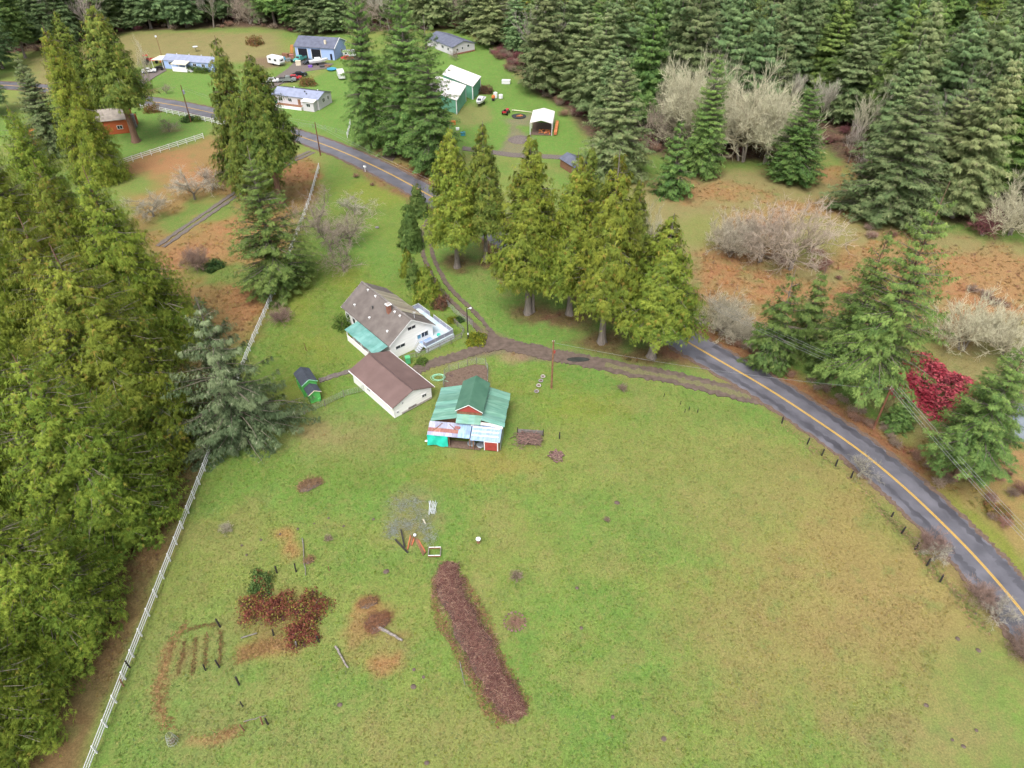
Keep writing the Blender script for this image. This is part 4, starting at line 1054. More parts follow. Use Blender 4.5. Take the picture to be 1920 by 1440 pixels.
# teal porch on the left side
roof_sheets(H, -2.2, 7.0, -7.0, 2.15, -W / 2 + .35, 2.75, 10, .035, ['teal_roof'], seed=3)
MB().box((2.4, -6.75, .45), (9.0, .12, 1.1)).build('porch_wall', 'white_siding', H)
posts(H, [(-2.0, -6.75), (.2, -6.75), (2.4, -6.75), (4.6, -6.75), (6.8, -6.75)], 1.12, .12, 'white_paint', z=1.0)
MB().box((2.4, -6.75, 2.04), (9.2, .1, .14)).build('porch_beam', 'white_paint', H)
MB().box((2.4, -5.5, .05), (8.9, 2.4, .2)).build('porch_floor', 'concrete', H)
# deck
DZ = .95
MB().prism_z([(-1.2, 4.2), (7.1, 4.2), (7.1, 1.1), (9.15, 1.1), (8.95, 6.9), (-1.2, 7.0)], DZ - .18, DZ).build('deck_floor', 'deck_pale', H)
MB().box((8.05, 2.3, DZ + .012), (1.75, 2.2, .02)).build('deck_mat', 'deck_blue', H)
MB().prism_z([(9.05, 1.15), (9.13, 1.15), (8.93, 6.85), (8.85, 6.85)], -.1, DZ - .2).build('deck_skirt', 'rail_grey', H)
MB().box((3.9, 6.9, .35), (10.1, .08, .8)).build('deck_skirt', 'rail_grey', H)
def railing(path, z, h, sp=1.6):
    for (x0, y0), (x1, y1) in zip(path[:-1], path[1:]):
        d = math.hypot(x1 - x0, y1 - y0); n = max(1, round(d / sp))
        for k in range(n + 1): MB().box((x0 + (x1 - x0) * k / n, y0 + (y1 - y0) * k / n, z + h / 2), (.09, .09, h)).build('railing_post', 'rail_grey', H)
        MB().tube((x0, y0, z + h), (x1, y1, z + h), .06, n=4).build('hand_rail', 'rail_grey', H)
        a = math.atan2(y1 - y0, x1 - x0)
        MB().box(((x0 + x1) / 2, (y0 + y1) / 2, z + h * .48), (d - .1, .02, h * .7), a).build('railing_panel', 'pale_sheet', H)
railing([(-1.1, 5.0), (-1.1, 6.85), (2.2, 6.85)], DZ, .95); railing([(3.4, 6.85), (8.85, 6.8), (9.02, 1.25), (8.3, 1.2)], DZ, .95)
for k in range(4): MB().box((8.0 + .0 * k, .95 - .28 * k, DZ - .16 - .22 * k), (1.1, .3, .08)).build('stair_tread', 'rail_grey', H)
for dx in (-.58, .58): MB().tube((8.0 + dx, 1.1, DZ + .8), (8.0 + dx, .0, .75), .035, n=4).build('stair_rail', 'rail_grey', H)
m_ = MB().lathe((7.9, 4.6, DZ), [(.3, 0), (.34, .35), (.3, .42)], 8); m_.build('deck_tub', 'tarp_turquoise', H)

# --- brown roofed garage
Gg = thing('garage', 'long white garage with a plain brown gable roof in front of the farmhouse', 'garage', (-18.15, 83.57, 0), R(-48.5))
L, W, he, hr = 11.7, 7.42, 2.2, 3.6
gable_body(Gg, L - .7, W - .7, he + .05, hr - .1, 'white_siding')
slope(Gg, -L / 2, L / 2, -W / 2, he, 0, hr, .12, 'roof_brown'); slope(Gg, -L / 2, L / 2, W / 2, he, 0, hr - .004, .12, 'roof_brown')
MB().box((0, 0, hr + .01), (L, .22, .05)).build('ridge_cap', 'ridge_brown', Gg)
MB().box((0, -W / 2 - .05, he - .1), (L, .12, .12)).build('gutter', 'white_paint', Gg); MB().box((0, W / 2 + .05, he - .1), (L, .12, .12)).build('gutter', 'white_paint', Gg)
X = L / 2 - .35
window(Gg, '+x', (X, 2.0, 1.25), .75, .55, 2); window(Gg, '+x', (X, -2.75, .75), .35, .35, 1); window(Gg, '+x', (X, -1.8, 1.95), .25, .25, 1)
window(Gg, '-y', (-1, -W / 2 + .35, 1.3), .9, .6, 2)
MB().box((X + .04, .6, .12), (.06, 5.4, .3)).build('foundation', 'concrete', Gg)
MB().box((X + .05, -.2, .36), (.07, 1.4, .3)).build('vent_cover', 'old_wood', Gg)
MB().tube((X + .08, -3.3, 0), (X + .08, -3.3, 2.1), .05, n=5).build('downpipe', 'white_paint', Gg)

# --- patchwork barn
B = thing('barn', 'patchwork barn with green metal roofs, a red gable and a turquoise tarp', 'barn', (-5.67, 75.88, 0), R(-97.3 + 90))
# own axes: x to the right of the picture, y away from the camera; ridge runs along y
yb, yf = 4.4, -2.6
MB().prism_y([(-5.0, -.1), (4.4, -.1), (4.4, 2.3), (1.75, 3.1), (1.75, 4.3), (0, 5.3), (-1.75, 4.3), (-1.75, 3.1), (-5.0, 2.3)], -1.9, 4.1).build('wall', 'brown_wood', B)
def yslope(x0, z0, x1, z1, ya, yb_, t, material, name='roof', parent=B):
    """sheet sloping in x"""
    a = [(x0, ya, z0), (x1, ya, z1), (x1, yb_, z1), (x0, yb_, z0)]
    return MB().slab(*a, t).build(name, material, parent)
def ysheets(x0, z0, x1, z1, ya, yb_, n, mats, seed):
    rr = random.Random(seed); w = (yb_ - ya) / n
    for i in range(n):
        dz = .03 * (i % 2) + .01 * rr.random(); ex = rr.uniform(-.05, .06)
        s = -1 if x0 < x1 else 1
        yslope(x0 + (s * ex if z0 < z1 else 0), z0 + dz, x1 + (-s * ex if z1 < z0 else 0), z1 + dz, ya + i * w - .02 * (i > 0), ya + (i + 1) * w + .02 * (i < n - 1), .04, mats[rr.randrange(len(mats))], 'roof_sheet')
yslope(-1.98, 4.18, 0, 5.42, -2.05, 4.45, .08, 'green_roof_dark'); yslope(0, 5.416, 1.98, 4.18, -2.05, 4.45, .08, 'green_roof_dark')
ysheets(-5.35, 2.5, -1.72, 3.45, -2.75, 4.5, 9, ['green_roof'], 1); ysheets(1.72, 3.45, 4.95, 2.5, -2.75, 4.5, 9, ['green_roof'], 2)
MB().prism_y([(-1.5, 4.05), (1.5, 4.05), (0, 5.1)], -1.99, -1.93).build('gable_board', 'red_paint', B)
for s in (-1, 1): MB().tube((s * 1.95, -2.07, 4.12), (0, -2.07, 5.36), .05, n=4).build('barge_board', 'white_paint', B)
for i in range(4): MB().slab((-1.72 + i * .86, -3.2, 2.95 + .01 * (i % 2)), (-1.72 + (i + 1) * .86 + .02, -3.2, 2.95 + .01 * (i % 2)), (-1.72 + (i + 1) * .86 + .02, -1.95, 3.55 + .01 * (i % 2)), (-1.72 + i * .86, -1.95, 3.55 + .01 * (i % 2)), .05).build('roof_sheet', 'green_roof', B)
# low front lean-to of old sheets: pale, rusty and bluish bands
fm = ['pale_sheet', 'rust_sheet', 'pale_sheet']
xs = [-5.45, -4.6, -3.75, -2.9, -2.05, -1.2, -.35, .45]
for i in range(7):
    dz = .012 * (i % 2)
    for j, (ya, za, yb2, zb) in enumerate([(-3.75, 2.24, -2.75, 2.5), (-4.35, 2.05, -3.7, 2.22), (-4.95, 1.86, -4.3, 2.03)]):
        mt = fm[j] if i < 5 else 'blue_sheet'
        MB().slab((xs[i], ya, za + dz + .01 * j), (xs[i + 1] + .03, ya, za + dz + .01 * j), (xs[i + 1] + .03, yb2, zb + dz + .01 * j), (xs[i], yb2, zb + dz + .01 * j), .03).build('roof_sheet', mt, B)
for i in range(6):
    a = .6 + i * .68; dz = .012 * (i % 2)
    MB().slab((a, -5.1, 1.75 + dz), (a + .71, -5.1, 1.75 + dz), (a + .71, -2.85, 2.55 + dz), (a, -2.85, 2.55 + dz), .03).build('roof_sheet', 'blue_sheet', B)
for k in range(3): MB().slab((.7, -3.25 - k * .6, 2.47 - k * .213), (4.4, -3.25 - k * .6, 2.47 - k * .213), (4.4, -3.1 - k * .6, 2.52 - k * .213), (.7, -3.1 - k * .6, 2.52 - k * .213), .02).build('batten', 'white_paint', B)
mb = MB(); pr = [(.4, 2.62), (.9, 2.82), (1.8, 2.95), (2.8, 2.92), (3.8, 2.74), (4.8, 2.5)]
for (x0, z0), (x1, z1) in zip(pr[:-1], pr[1:]): mb.slab((x0, -3.1, z0 - .02), (x1, -3.1, z1 - .02), (x1, -2.7, z1 + .06), (x0, -2.7, z0 + .06), .1)
mb.build('roof_flashing', 'white_roof', B)
for x0, y0, x1, y1 in [(-4.6, -4.2, -3.6, -3.0), (-2.6, -3.1, -1.6, -3.9)]:
    zz = lambda y: 2.5 + (y + 2.75) * .29
    MB().tube((x0, y0, zz(y0) + .1), (x1, y1, zz(y1) + .1), .05, n=5).build('loose_pole', 'brown_wood', B)
MB().box((-1.4, -3.5, 2.36), (.8, .5, .05)).build('loose_sheet', 'rust_sheet', B)
# tarp, sags between its ties
tv, tf = [], []
for i in range(9):
    for j in range(5):
        t, s = i / 8, j / 4; tv.append((-5.45 + 2.9 * t, -5.0 - .1 * s + .07 * math.sin(i * 1.3 + j), 1.83 * (1 - s) + .08 + .12 * s * math.sin(t * 5)))
for i in range(8):
    for j in range(4): tf.append((i * 5 + j, i * 5 + j + 1, (i + 1) * 5 + j + 1, (i + 1) * 5 + j))
MB().add(tv, tf).add([(x, y + .02, z) for x, y, z in tv], [q[::-1] for q in tf]).build('tarp', 'tarp_turquoise', B)
posts(B, [(-5.3, -4.85), (-2.4, -4.85), (.5, -4.85), (4.55, -5.0), (1.0, -5.0)], 1.78, .12, 'brown_wood')
MB().box((-.8, -4.4, .02), (5.6, 1.4, .06)).build('dirt_floor', 'soil', B)
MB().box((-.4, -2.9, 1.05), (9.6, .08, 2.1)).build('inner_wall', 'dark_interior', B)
MB().box((3.45, -5.05, .85), (1.7, .08, 1.5)).build('door', 'red_paint', B)
for dx in (2.55, 4.38): MB().box((dx, -5.06, .88), (.12, .12, 1.62)).build('door_frame', 'white_paint', B)
MB().box((3.45, -5.06, 1.69), (1.9, .12, .1)).build('door_frame', 'white_paint', B)
MB().box((4.7, -3.2, .9), (.06, 3.2, 1.7)).build('side_sheet', 'steel', B)

def rooted_box(name, label, cat, px, dims, material, rz=0.0, group=None, bev=.06):
    """small chest-like thing: body and a lid with a lip"""
    o = thing(name, label, cat, G(*px), rz, group); a, b, c = dims
    MB().prism_z([(-a / 2 + bev, -b / 2), (a / 2 - bev, -b / 2), (a / 2, -b / 2 + bev), (a / 2, b / 2 - bev), (a / 2 - bev, b / 2), (-a / 2 + bev, b / 2), (-a / 2, b / 2 - bev), (-a / 2, -b / 2 + bev)], -.05, c * .86).build('body', material, o)
    MB().box((0, 0, c * .93), (a * 1.05, b * 1.05, c * .14)).build('lid', material, o)
    return o
for k, (u, v) in enumerate([(884, 834), (901, 837)]):
    o = thing('wash_tub', ['left', 'right'][k] + ' one of two round steel tubs beside the red barn door', 'tub', G(u, v), 0, 'steel tubs by the barn')
    MB().lathe((0, 0, 0), [(.42, 0), (.52, .36), (.55, .36), (.5, .3), (.4, .06)], 12).build('bowl', 'steel', o)
    MB().lathe((0, 0, .3), [(.55, 0), (.58, .03), (.58, .06), (.55, .08)], 12).build('rim', 'steel', o)
o = thing('propane_tank', 'grey tank against the right wall of the barn', 'tank', G(944, 782)); MB().lathe((0, 0, 0), [(.2, 0), (.42, .1), (.45, .8), (.35, 1.0), (.12, 1.08)], 12).build('shell', 'steel', o); MB().lathe((0, 0, 1.05), [(.1, 0), (.1, .15), (.06, .18)], 8).build('valve', 'dark_steel', o)

# --- lime green playhouse shed
S = thing('shed', 'lime green garden shed with a dark roof and a little porch wing', 'shed', (-31.05, 83.89, 0), R(-58))
L, W, he, hr = 3.64, 2.5, 2.2, 2.95
gable_body(S, L - .3, W - .3, he + .05, hr - .08, 'lime_paint')
slope(S, -L / 2, L / 2, -W / 2, he, 0, hr, .08, 'shed_roof'); slope(S, -L / 2, L / 2, W / 2, he, 0, hr - .004, .08, 'shed_roof')
def trim(root, x, W, he, hr, mt):
    for s in (-1, 1): MB().tube((x, s * W / 2, he - .03), (x, 0, hr - .03), .06, n=4).build('barge_board', mt, root)
trim(S, L / 2 + .02, W, he, hr, 'hose_green')
wing = MB().prism_x([(-.8, -.1), (.8, -.1), (.8, 1.62), (0, 2.1), (-.8, 1.62)], L / 2 - .1, L / 2 + 1.75).build('wing', 'lime_paint', S)
slope(S, L / 2 - .1, L / 2 + 1.95, -1.0, 1.62, 0, 2.22, .07, 'shed_roof', 'wing_roof'); slope(S, L / 2 - .1, L / 2 + 1.95, 1.0, 1.62, 0, 2.216, .07, 'shed_roof', 'wing_roof')
for s in (-1, 1): MB().tube((L / 2 + 1.97, s * 1.0, 1.6), (L / 2 + 1.97, 0, 2.2), .055, n=4).build('barge_board', 'cream', S)
MB().box((L / 2 + 1.85, .45, .25), (.35, .3, .5)).build('step', 'lime_paint', S)
window(S, '-y', (-.3, -W / 2 + .15, 1.3), .6, .5, 2, frame='lime_paint')

# --- far blue workshop
Wk = thing('workshop', 'blue workshop with two black garage doors and a slate roof', 'workshop', (-65.77, 263.75, 0), R(-11.8))
L, W, he, hr = 14.8, 10.65, 3.7, 5.9
gable_body(Wk, L - .7, W - .7, he + .05, hr - .12, 'blue_siding')
slope(Wk, -L / 2, L / 2, -W / 2, he, 0, hr, .16, 'slate_roof'); slope(Wk, -L / 2, L / 2, W / 2, he, 0, hr - .004, .16, 'slate_roof')
Y = -W / 2 + .35
for x in (-4.3, .5):
    d = MB().box((x, Y - .02, 1.55), (3.3, .08, 3.1)).build('garage_door', 'black_door', Wk)
    for k in range(4): MB().box((x, Y - .075, .4 + .75 * k), (3.2, .03, .66)).build('door_panel', 'black_door', d)
    for s in (-1, 1): MB().box((x + s * 1.73, Y - .05, 1.6), (.16, .14, 3.2)).build('door_frame', 'white_paint', Wk)
MB().box((5.8, Y - .02, .95), (.75, .08, 1.9)).build('door', 'black_door', Wk)
window(Wk, '+x', (L / 2 - .35, 1.2, 1.5), 1.0, .9, 2)
MB().box((3.6, -3.4, 5.1), (.6, .6, 1.2)).build('chimney', 'cream', Wk)
for s in (-1, 1): MB().tube((L / 2 + .03, s * W / 2, he - .06), (L / 2 + .03, 0, hr - .06), .12, n=4).build('barge_board', 'white_paint', Wk)
MB().tube((L / 2 - .3, Y - .1, 0), (L / 2 - .3, Y - .1, he - .2), .07, n=5).build('downpipe', 'dark_steel', Wk)

# --- grey mobile home
Mh = thing('mobile_home', 'pale lilac mobile home with a grey roof and a front deck beside the road', 'house', (-60.93, 213.87, 0), R(-19))
L, W, he, hr = 15.5, 7.6, 2.9, 4.0
gable_body(Mh, L - .5, W - .5, he + .05, hr - .08, 'lilac_siding')
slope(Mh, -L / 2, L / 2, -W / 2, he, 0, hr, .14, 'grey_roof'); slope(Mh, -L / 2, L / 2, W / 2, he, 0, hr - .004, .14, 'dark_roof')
window(Mh, '+x', (L / 2 - .25, -.8, 1.9), 1.3, 1.1, 2); window(Mh, '+x', (L / 2 - .25, 1.7, 1.9), .9, 1.1, 2); window(Mh, '-y', (-1.8, -W / 2 + .25, 1.8), 1.2, 1.0, 2); window(Mh, '-y', (-5, -W / 2 + .25, 1.8), 1.2, 1.0, 2)
MB().box((1.2, -W / 2 + .22, 1.25), (.9, .08, 2.0)).build('door', 'brown_wood', Mh)
MB().box((-2.2, -W / 2 - .8, .3), (10, 1.9, .8)).build('deck', 'white_siding', Mh); MB().box((-2.2, -W / 2 - .8, .715), (9.8, 1.7, .03)).build('deck_floor', 'brown_wood', Mh)
pr_ = MB().box((5.2, -W / 2 - .6, 1.2), (3.6, 2.0, 2.6)).build('porch_room', 'lilac_siding', Mh); window(Mh, '-y', (5.3, -W / 2 - 1.6, 1.6), 1.2, .9, 2)
MB().slab((3.1, -W / 2 - 1.9, 2.6), (7.3, -W / 2 - 1.9, 2.6), (7.3, -W / 2 + .5, 2.95), (3.1, -W / 2 + .5, 2.95), .12).build('porch_roof', 'white_roof', Mh)
for x, y, s in [(-3, 1.2, 1), (2, -1.2, 1), (3, -2, 1), (5, .9, 1)]: MB().lathe((x, y, hr - abs(y) * .29 - .1), [(.14, 0), (.14, .35), (.2, .35), (.2, .42)], 7).build('roof_vent', 'white_paint' if y > 0 else 'dark_steel', Mh)
MB().box((-6, -W / 2 - .95, .98), (.7, .3, .9)).build('cooler', 'tarp_turquoise', Mh)

# --- pale blue mobile home
Bh = thing('mobile_home', 'pale blue mobile home with a cream porch roof and carport on the far lawn', 'house', (-104.62, 249.31, 0), R(-13))
L, W, he, hr = 18.5, 6.6, 2.6, 3.7
gable_body(Bh, L - .5, W - .5, he + .05, hr - .08, 'blue_siding')
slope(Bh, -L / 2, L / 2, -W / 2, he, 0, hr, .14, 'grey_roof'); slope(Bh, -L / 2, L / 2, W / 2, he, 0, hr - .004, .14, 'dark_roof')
for x in (-6.6, 2.3, 5.4): window(Bh, '-y', (x, -W / 2 + .25, 1.65), 1.2, .9, 2)
MB().slab((-4.6, -W / 2 - 2.4, 2.3), (.8, -W / 2 - 2.4, 2.3), (.8, -W / 2 + .3, 2.75), (-4.6, -W / 2 + .3, 2.75), .12).build('porch_roof', 'cream', Bh)
posts(Bh, [(-4.4, -W / 2 - 2.2), (-1.9, -W / 2 - 2.2), (.6, -W / 2 - 2.2)], 2.2, .14, 'white_paint')
MB().box((-1.9, -W / 2 - 1.1, .35), (5.2, 2.4, .7)).build('porch', 'white_siding', Bh); MB().box((-1.9, -W / 2 - 2.25, 1.1), (5.0, .06, .7)).build('porch_rail', 'white_paint', Bh)
for k in range(3): MB().box((1.3 + .3 * k, -W / 2 - 1.6, .5 - .2 * k), (.32, 1.1, .1)).build('step', 'white_paint', Bh)
MB().slab((-13.5, -3.4, 2.35), (-9.15, -3.4, 2.55), (-9.15, 1.8, 2.75), (-13.5, 1.8, 2.4), .1).build('carport_roof', 'cream', Bh)
posts(Bh, [(-13.3, -3.2), (-13.3, 1.6), (-9.5, -3.2)], 2.3, .12, 'white_paint')
for x in (-6, -1.5, 3, 7): MB().lathe((x, .7, hr - .35), [(.14, 0), (.14, .35), (.2, .35), (.2, .42)], 7).build('roof_vent', 'white_paint', Bh)

# --- far white house
Wh = thing('bungalow', 'pale bungalow with a slate roof at the top of the bright lawn', 'house', (-21.77, 272.43, 0), R(-52))
L, W, he, hr = 17, 9.8, 2.6, 4.0
gable_body(Wh, L - .6, W - .6, he + .05, hr - .08, 'lilac_siding')
slope(Wh, -L / 2, L / 2, -W / 2, he, 0, hr, .14, 'slate_roof'); slope(Wh, -L / 2, L / 2, W / 2, he, 0, hr - .004, .14, 'slate_roof')
for y, z, w in [(1.9, 2.1, .9), (-.6, 1.7, .6), (-2.7, 1.5, .8)]: window(Wh, '+x', (L / 2 - .3, y, z), w, .8, 1)
window(Wh, '-y', (2, -W / 2 + .3, 1.5), 1.4, 1.0, 2); window(Wh, '-y', (5.5, -W / 2 + .3, 1.5), 1.2, 1.0, 2)
MB().box((L / 2 - .22, 0, .2), (.1, W - .5, .45)).build('plinth', 'brick', Wh)

# --- green metal barns with white roofs (their plans are skewed, like the photographed ones)
def skew_barn(label, p0, e, a, h, n, over=.3):
    """p0 near corner; e end wall vector, a long side vector"""
    o = thing('metal_barn', label, 'barn', (p0[0], p0[1], 0), 0, 'green metal barns')
    q = [(0, 0), (e[0], e[1]), (e[0] + a[0], e[1] + a[1]), (a[0], a[1])]
    MB().prism_z(q, -.1, h).build('wall', 'green_metal', o)
    eu, au = np.array(e) / np.hypot(*e), np.array(a) / np.hypot(*a)
    c = [np.array(x) + s1 * eu * over + s2 * au * over for x, s1, s2 in zip(q, (-1, 1, 1, -1), (-1, -1, 1, 1))]
    zz = (h + .02, h + .55, h + .55, h + .02)
    MB().slab(*[(x[0], x[1], z) for x, z in zip(c, zz)], .12).build('roof', 'white_roof', o)
    MB().add([(0, 0, h - .1), (e[0], e[1], h - .1), (e[0], e[1], h + .4), (e[0] + a[0], e[1] + a[1], h - .1), (e[0] + a[0], e[1] + a[1], h + .4), (a[0], a[1], h - .1)], [(0, 1, 2), (1, 3, 4, 2), (3, 5, 4)]).build('gable', 'green_metal', o)
    for x in (q[0], q[1]): MB().box((x[0] - .04, x[1] - .04, h / 2), (.24, .24, h)).build('corner_trim', 'white_paint', o)
    for k in range(1, n): MB().box((e[0] * k / n + .02, e[1] * k / n, h / 2), (.07, .07, h)).build('wall_rib', 'green_metal', o)
    return o
skew_barn('far green metal barn with a white roof, the taller of the two', (-11.5, 217), (2.0, 7.5), (-9.5, 11.5), 3.8, 5)
skew_barn('near green metal barn with a white roof, half behind the dark firs', (-15.5, 204.6), (2.0, 11.0), (-9.0, 9.0), 3.9, 6)

# --- white canopy
Cn = thing('canopy_shelter', 'open white canopy shelter on posts on the far lawn', 'shelter', (8.16, 193.1, 0), R(-96.3))
L, W, he, hr = 9.6, 5.9, 3.2, 3.95
for s in (-1, 1):
    MB().slab(*((( -L / 2, -W / 2, he), (L / 2, -W / 2, he), (L / 2, 0, hr), (-L / 2, 0, hr)) if s < 0 else ((-L / 2, 0, hr - .004), (L / 2, 0, hr - .004), (L / 2, W / 2, he), (-L / 2, W / 2, he))), .06).build('canopy', 'white_roof', Cn)
    MB().box((0, s * (W / 2 + .01), he - .2), (L, .03, .42)).build('valance', 'white_roof', Cn)
    posts(Cn, [(-L / 2 + .1, s * (W / 2 - .08)), (0, s * (W / 2 - .08)), (L / 2 - .1, s * (W / 2 - .08))], he, .12, 'white_paint')
MB().box((0, 0, -.01), (L - .4, W - .4, .04)).build('floor', 'soil', Cn)
rr = random.Random(4)
wp = thing('firewood_stack', 'long orange stack of firewood along the right side of the canopy', 'firewood', (8.16 + 3.75, 192.6, 0), R(-96.3))
mem = MB().tube((0, -.35, 0), (0, .35, 0), .13, .12, 7).mesh('log', 'orange_wood')
for i in range(34):
    for j in range(4): put('log', mem, wp, (-4.4 + i * .26 + .13 * (j % 2), rr.uniform(-.08, .08), .12 + j * .22))
wp = thing('firewood_stack', 'loose heap of split wood under the white canopy', 'firewood', (8.6, 190.4, 0), 0)
for i in range(26):
    o = put('log', mem, wp, (rr.uniform(-1.6, 1.6), rr.uniform(-1.4, 1.4), .14 + .2 * (i % 2)), rr.random() * 3.1)

# --- red house behind the cedars
Rh = thing('red_house', 'rust red house with a stone chimney half hidden by tall cedars', 'house', (*G2(204, 243), 0), R(18))
L, W, he, hr = 13, 8.5, 3.6, 5.4
gable_body(Rh, L - .6, W - .6, he + .05, hr - .08, 'red_siding')
slope(Rh, -L / 2, L / 2, -W / 2, he, 0, hr, .14, 'taupe_roof'); slope(Rh, -L / 2, L / 2, W / 2, he, 0, hr - .004, .14, 'taupe_roof')
window(Rh, '+x', (L / 2 - .3, -2.2, 1.6), 1.3, .9, 2); window(Rh, '-y', (3.6, -W / 2 + .3, 1.6), 1.3, .9, 2)
MB().prism_z([(L / 2 - .3, -.6), (L / 2 + .6, -.5), (L / 2 + .6, .9), (L / 2 - .3, 1.0)], -.1, 3.3).build('chimney', 'rock', Rh)
MB().box((L / 2 + .0, 2.6, 1.2), (1.4, 1.6, 2.4)).build('lean_to', 'red_siding', Rh)
o = thing('orange_shed', 'orange roofed shed glimpsed between the trees left of the red house', 'shed', (*G2(88, 262), 0), R(20))
gable_body(o, 6, 4.4, 2.2, 3.1, 'red_siding'); slope(o, -3.2, 3.2, -2.4, 2.1, 0, 3.25, .1, 'orange_paint'); slope(o, -3.2, 3.2, 2.4, 2.1, 0, 3.246, .1, 'orange_paint')
o = thing('tarp_shed', 'small dark roofed shed behind the cedar row at the gravel lane', 'shed', (*G2(1078, 318), 0), R(-60))
gable_body(o, 7, 4, 2.1, 2.9, 'brown_wood'); slope(o, -3.7, 3.7, -2.3, 2.0, 0, 3.05, .08, 'slate_roof'); slope(o, -3.7, 3.7, 2.3, 2.0, 0, 3.046, .08, 'slate_roof')
# ------------------------------------------------------------------ fences
def walk(line, sp):
    """points every sp metres along a polyline, with heading"""
    out, left = [], 0.0
    for a, b in zip(line[:-1], line[1:]):
        a, b = np.array(a, float), np.array(b, float); d = np.linalg.norm(b - a); t = left
        while t < d: out.append(tuple(a + (b - a) * t / d)); t += sp
        left = t - d
    return out
def rail_fence(label, line, sp=2.44, h=1.35, group=None, rails=(.38, .80, 1.22)):
    pts = walk(line, sp); x0, y0 = pts[0]
    o = thing('rail_fence', label, 'fence', (x0, y0, 0), 0, group)
    pm = MB().box((0, 0, h / 2 - .1), (.13, .13, h + .2)).add([(-.08, -.08, h), (.08, -.08, h), (.08, .08, h), (-.08, .08, h), (0, 0, h + .07)], [(0, 1, 4), (1, 2, 4), (2, 3, 4), (3, 0, 4)]).mesh('post', 'vinyl')
    rm = MB().box((.5, 0, 0), (1, .045, .14)).mesh('rail', 'vinyl')
    for i, (x, y) in enumerate(pts):
        nx_ = pts[i + 1] if i + 1 < len(pts) else pts[i]; a = math.atan2(nx_[1] - y, nx_[0] - x) if i + 1 < len(pts) else a
        put('post', pm, o, (x - x0, y - y0, 0), a)
        if i + 1 < len(pts):
            d = math.hypot(nx_[0] - x, nx_[1] - y)
            for z in rails:
                r_ = put('rail', rm, o, (x - x0 + .05 * math.cos(a), y - y0 + .05 * math.sin(a), z), a); r_.scale = (d - .1, 1, 1)
    return o
rail_fence('long white three rail fence running up the left side of the field', FENCE)
rail_fence('white three rail fence between the lawn and the orange field', [G2(212, 309, .6), G2(396, 250, .6)], group=None)
rail_fence('white rail fence along the far road verge by the red house', [G2(240, 195, .5), G2(300, 206, .5), G2(398, 227, .5), G2(470, 247, .5)])
rail_fence('short white fence piece across the road beside the slim dark fir', [G2(651, 254, .5), G2(654, 243, .5), G2(658, 224, .5)], rails=(.3, .55, .8, 1.05))
def wire_fence(name, label, line, h, sp, n_wires, pmat, wmat, psz=.1, mesh_v=0.0, wr=.012, top=None):
    pts = walk(line, sp)
    if math.hypot(pts[-1][0] - line[-1][0], pts[-1][1] - line[-1][1]) > .4: pts.append(tuple(line[-1]))
    x0, y0 = pts[0]; o = thing(name, label, 'fence', (x0, y0, 0)); L = [(x - x0, y - y0) for x, y in pts]
    pm = MB().tube((0, 0, -.2), (0, 0, h + .1), psz / 2, psz / 2.3, 6).mesh('post', pmat)
    for p in L: put('post', pm, o, (*p, 0))
    for a, b in zip(L[:-1], L[1:]):
        w = MB()
        for k in range(n_wires):
            z = h * (k + .6) / n_wires; w.tube((*a, z), (*b, z), wr, n=3)
        if mesh_v:
            d = math.hypot(b[0] - a[0], b[1] - a[1]); m = int(d / mesh_v)
            for k in range(1, m): p = (a[0] + (b[0] - a[0]) * k / m, a[1] + (b[1] - a[1]) * k / m); w.tube((*p, .05), (*p, h), wr, n=3)
        w.build('wire_mesh', wmat, o)
        if top: MB().tube((*a, h), (*b, h), .05, n=5).build('top_rail', top, o)
    return o
wire_fence('wire_fence', 'grey welded wire fence from the garage to the grey spruce', pxpoly([(684, 733), (647, 742), (628, 753), (575, 774), (508, 803)]), 1.15, 3.2, 7, 'old_wood', 'wire', .12, .35, .016)
wire_fence('pen_fence', 'post and wire fence round the bare soil pen behind the barn', pxpoly([(832, 728), (834, 698), (856, 692), (890, 682), (904, 681), (912, 684), (915, 695), (914, 730)]), 1.2, 1.55, 5, 'old_wood', 'wire', .11, .0, .012)
wire_fence('yard_fence', 'low dark rail fence between the deck and the driveway', pxpoly([(756, 676), (800, 664), (842, 645), (876, 628), (852, 606)]), .9, 2.2, 4, 'old_wood', 'wire', .11, .25, .01, top='old_wood')
wire_fence('wire_fence', 'thin wire fence along the inner driveway track beside the lamp pole', pxpoly([(832, 563), (845, 580), (862, 596), (886, 612)]), 1.2, 2.2, 6, 'wire', 'wire', .06, .3, .012)
wire_fence('wire_fence', 'barely visible wire fence along the lawn across the road', pxpoly([(560, 238), (600, 240), (652, 254)]), 1.1, 4, 4, 'old_wood', 'wire', .1)
gt = thing('field_gate', 'brown wooden gate at the muddy entrance across the road', 'gate', (*G2(682, 259), 0), math.atan2(G2(716, 272)[1] - G2(682, 259)[1], G2(716, 272)[0] - G2(682, 259)[0]))
for z in (.35, .7, 1.05): MB().box((2.6, 0, z), (5.0, .06, .14)).build('bar', 'brown_wood', gt)
for x in (0, 5.2): MB().box((x, 0, .75), (.22, .22, 1.7)).build('gate_post', 'brown_wood', gt)

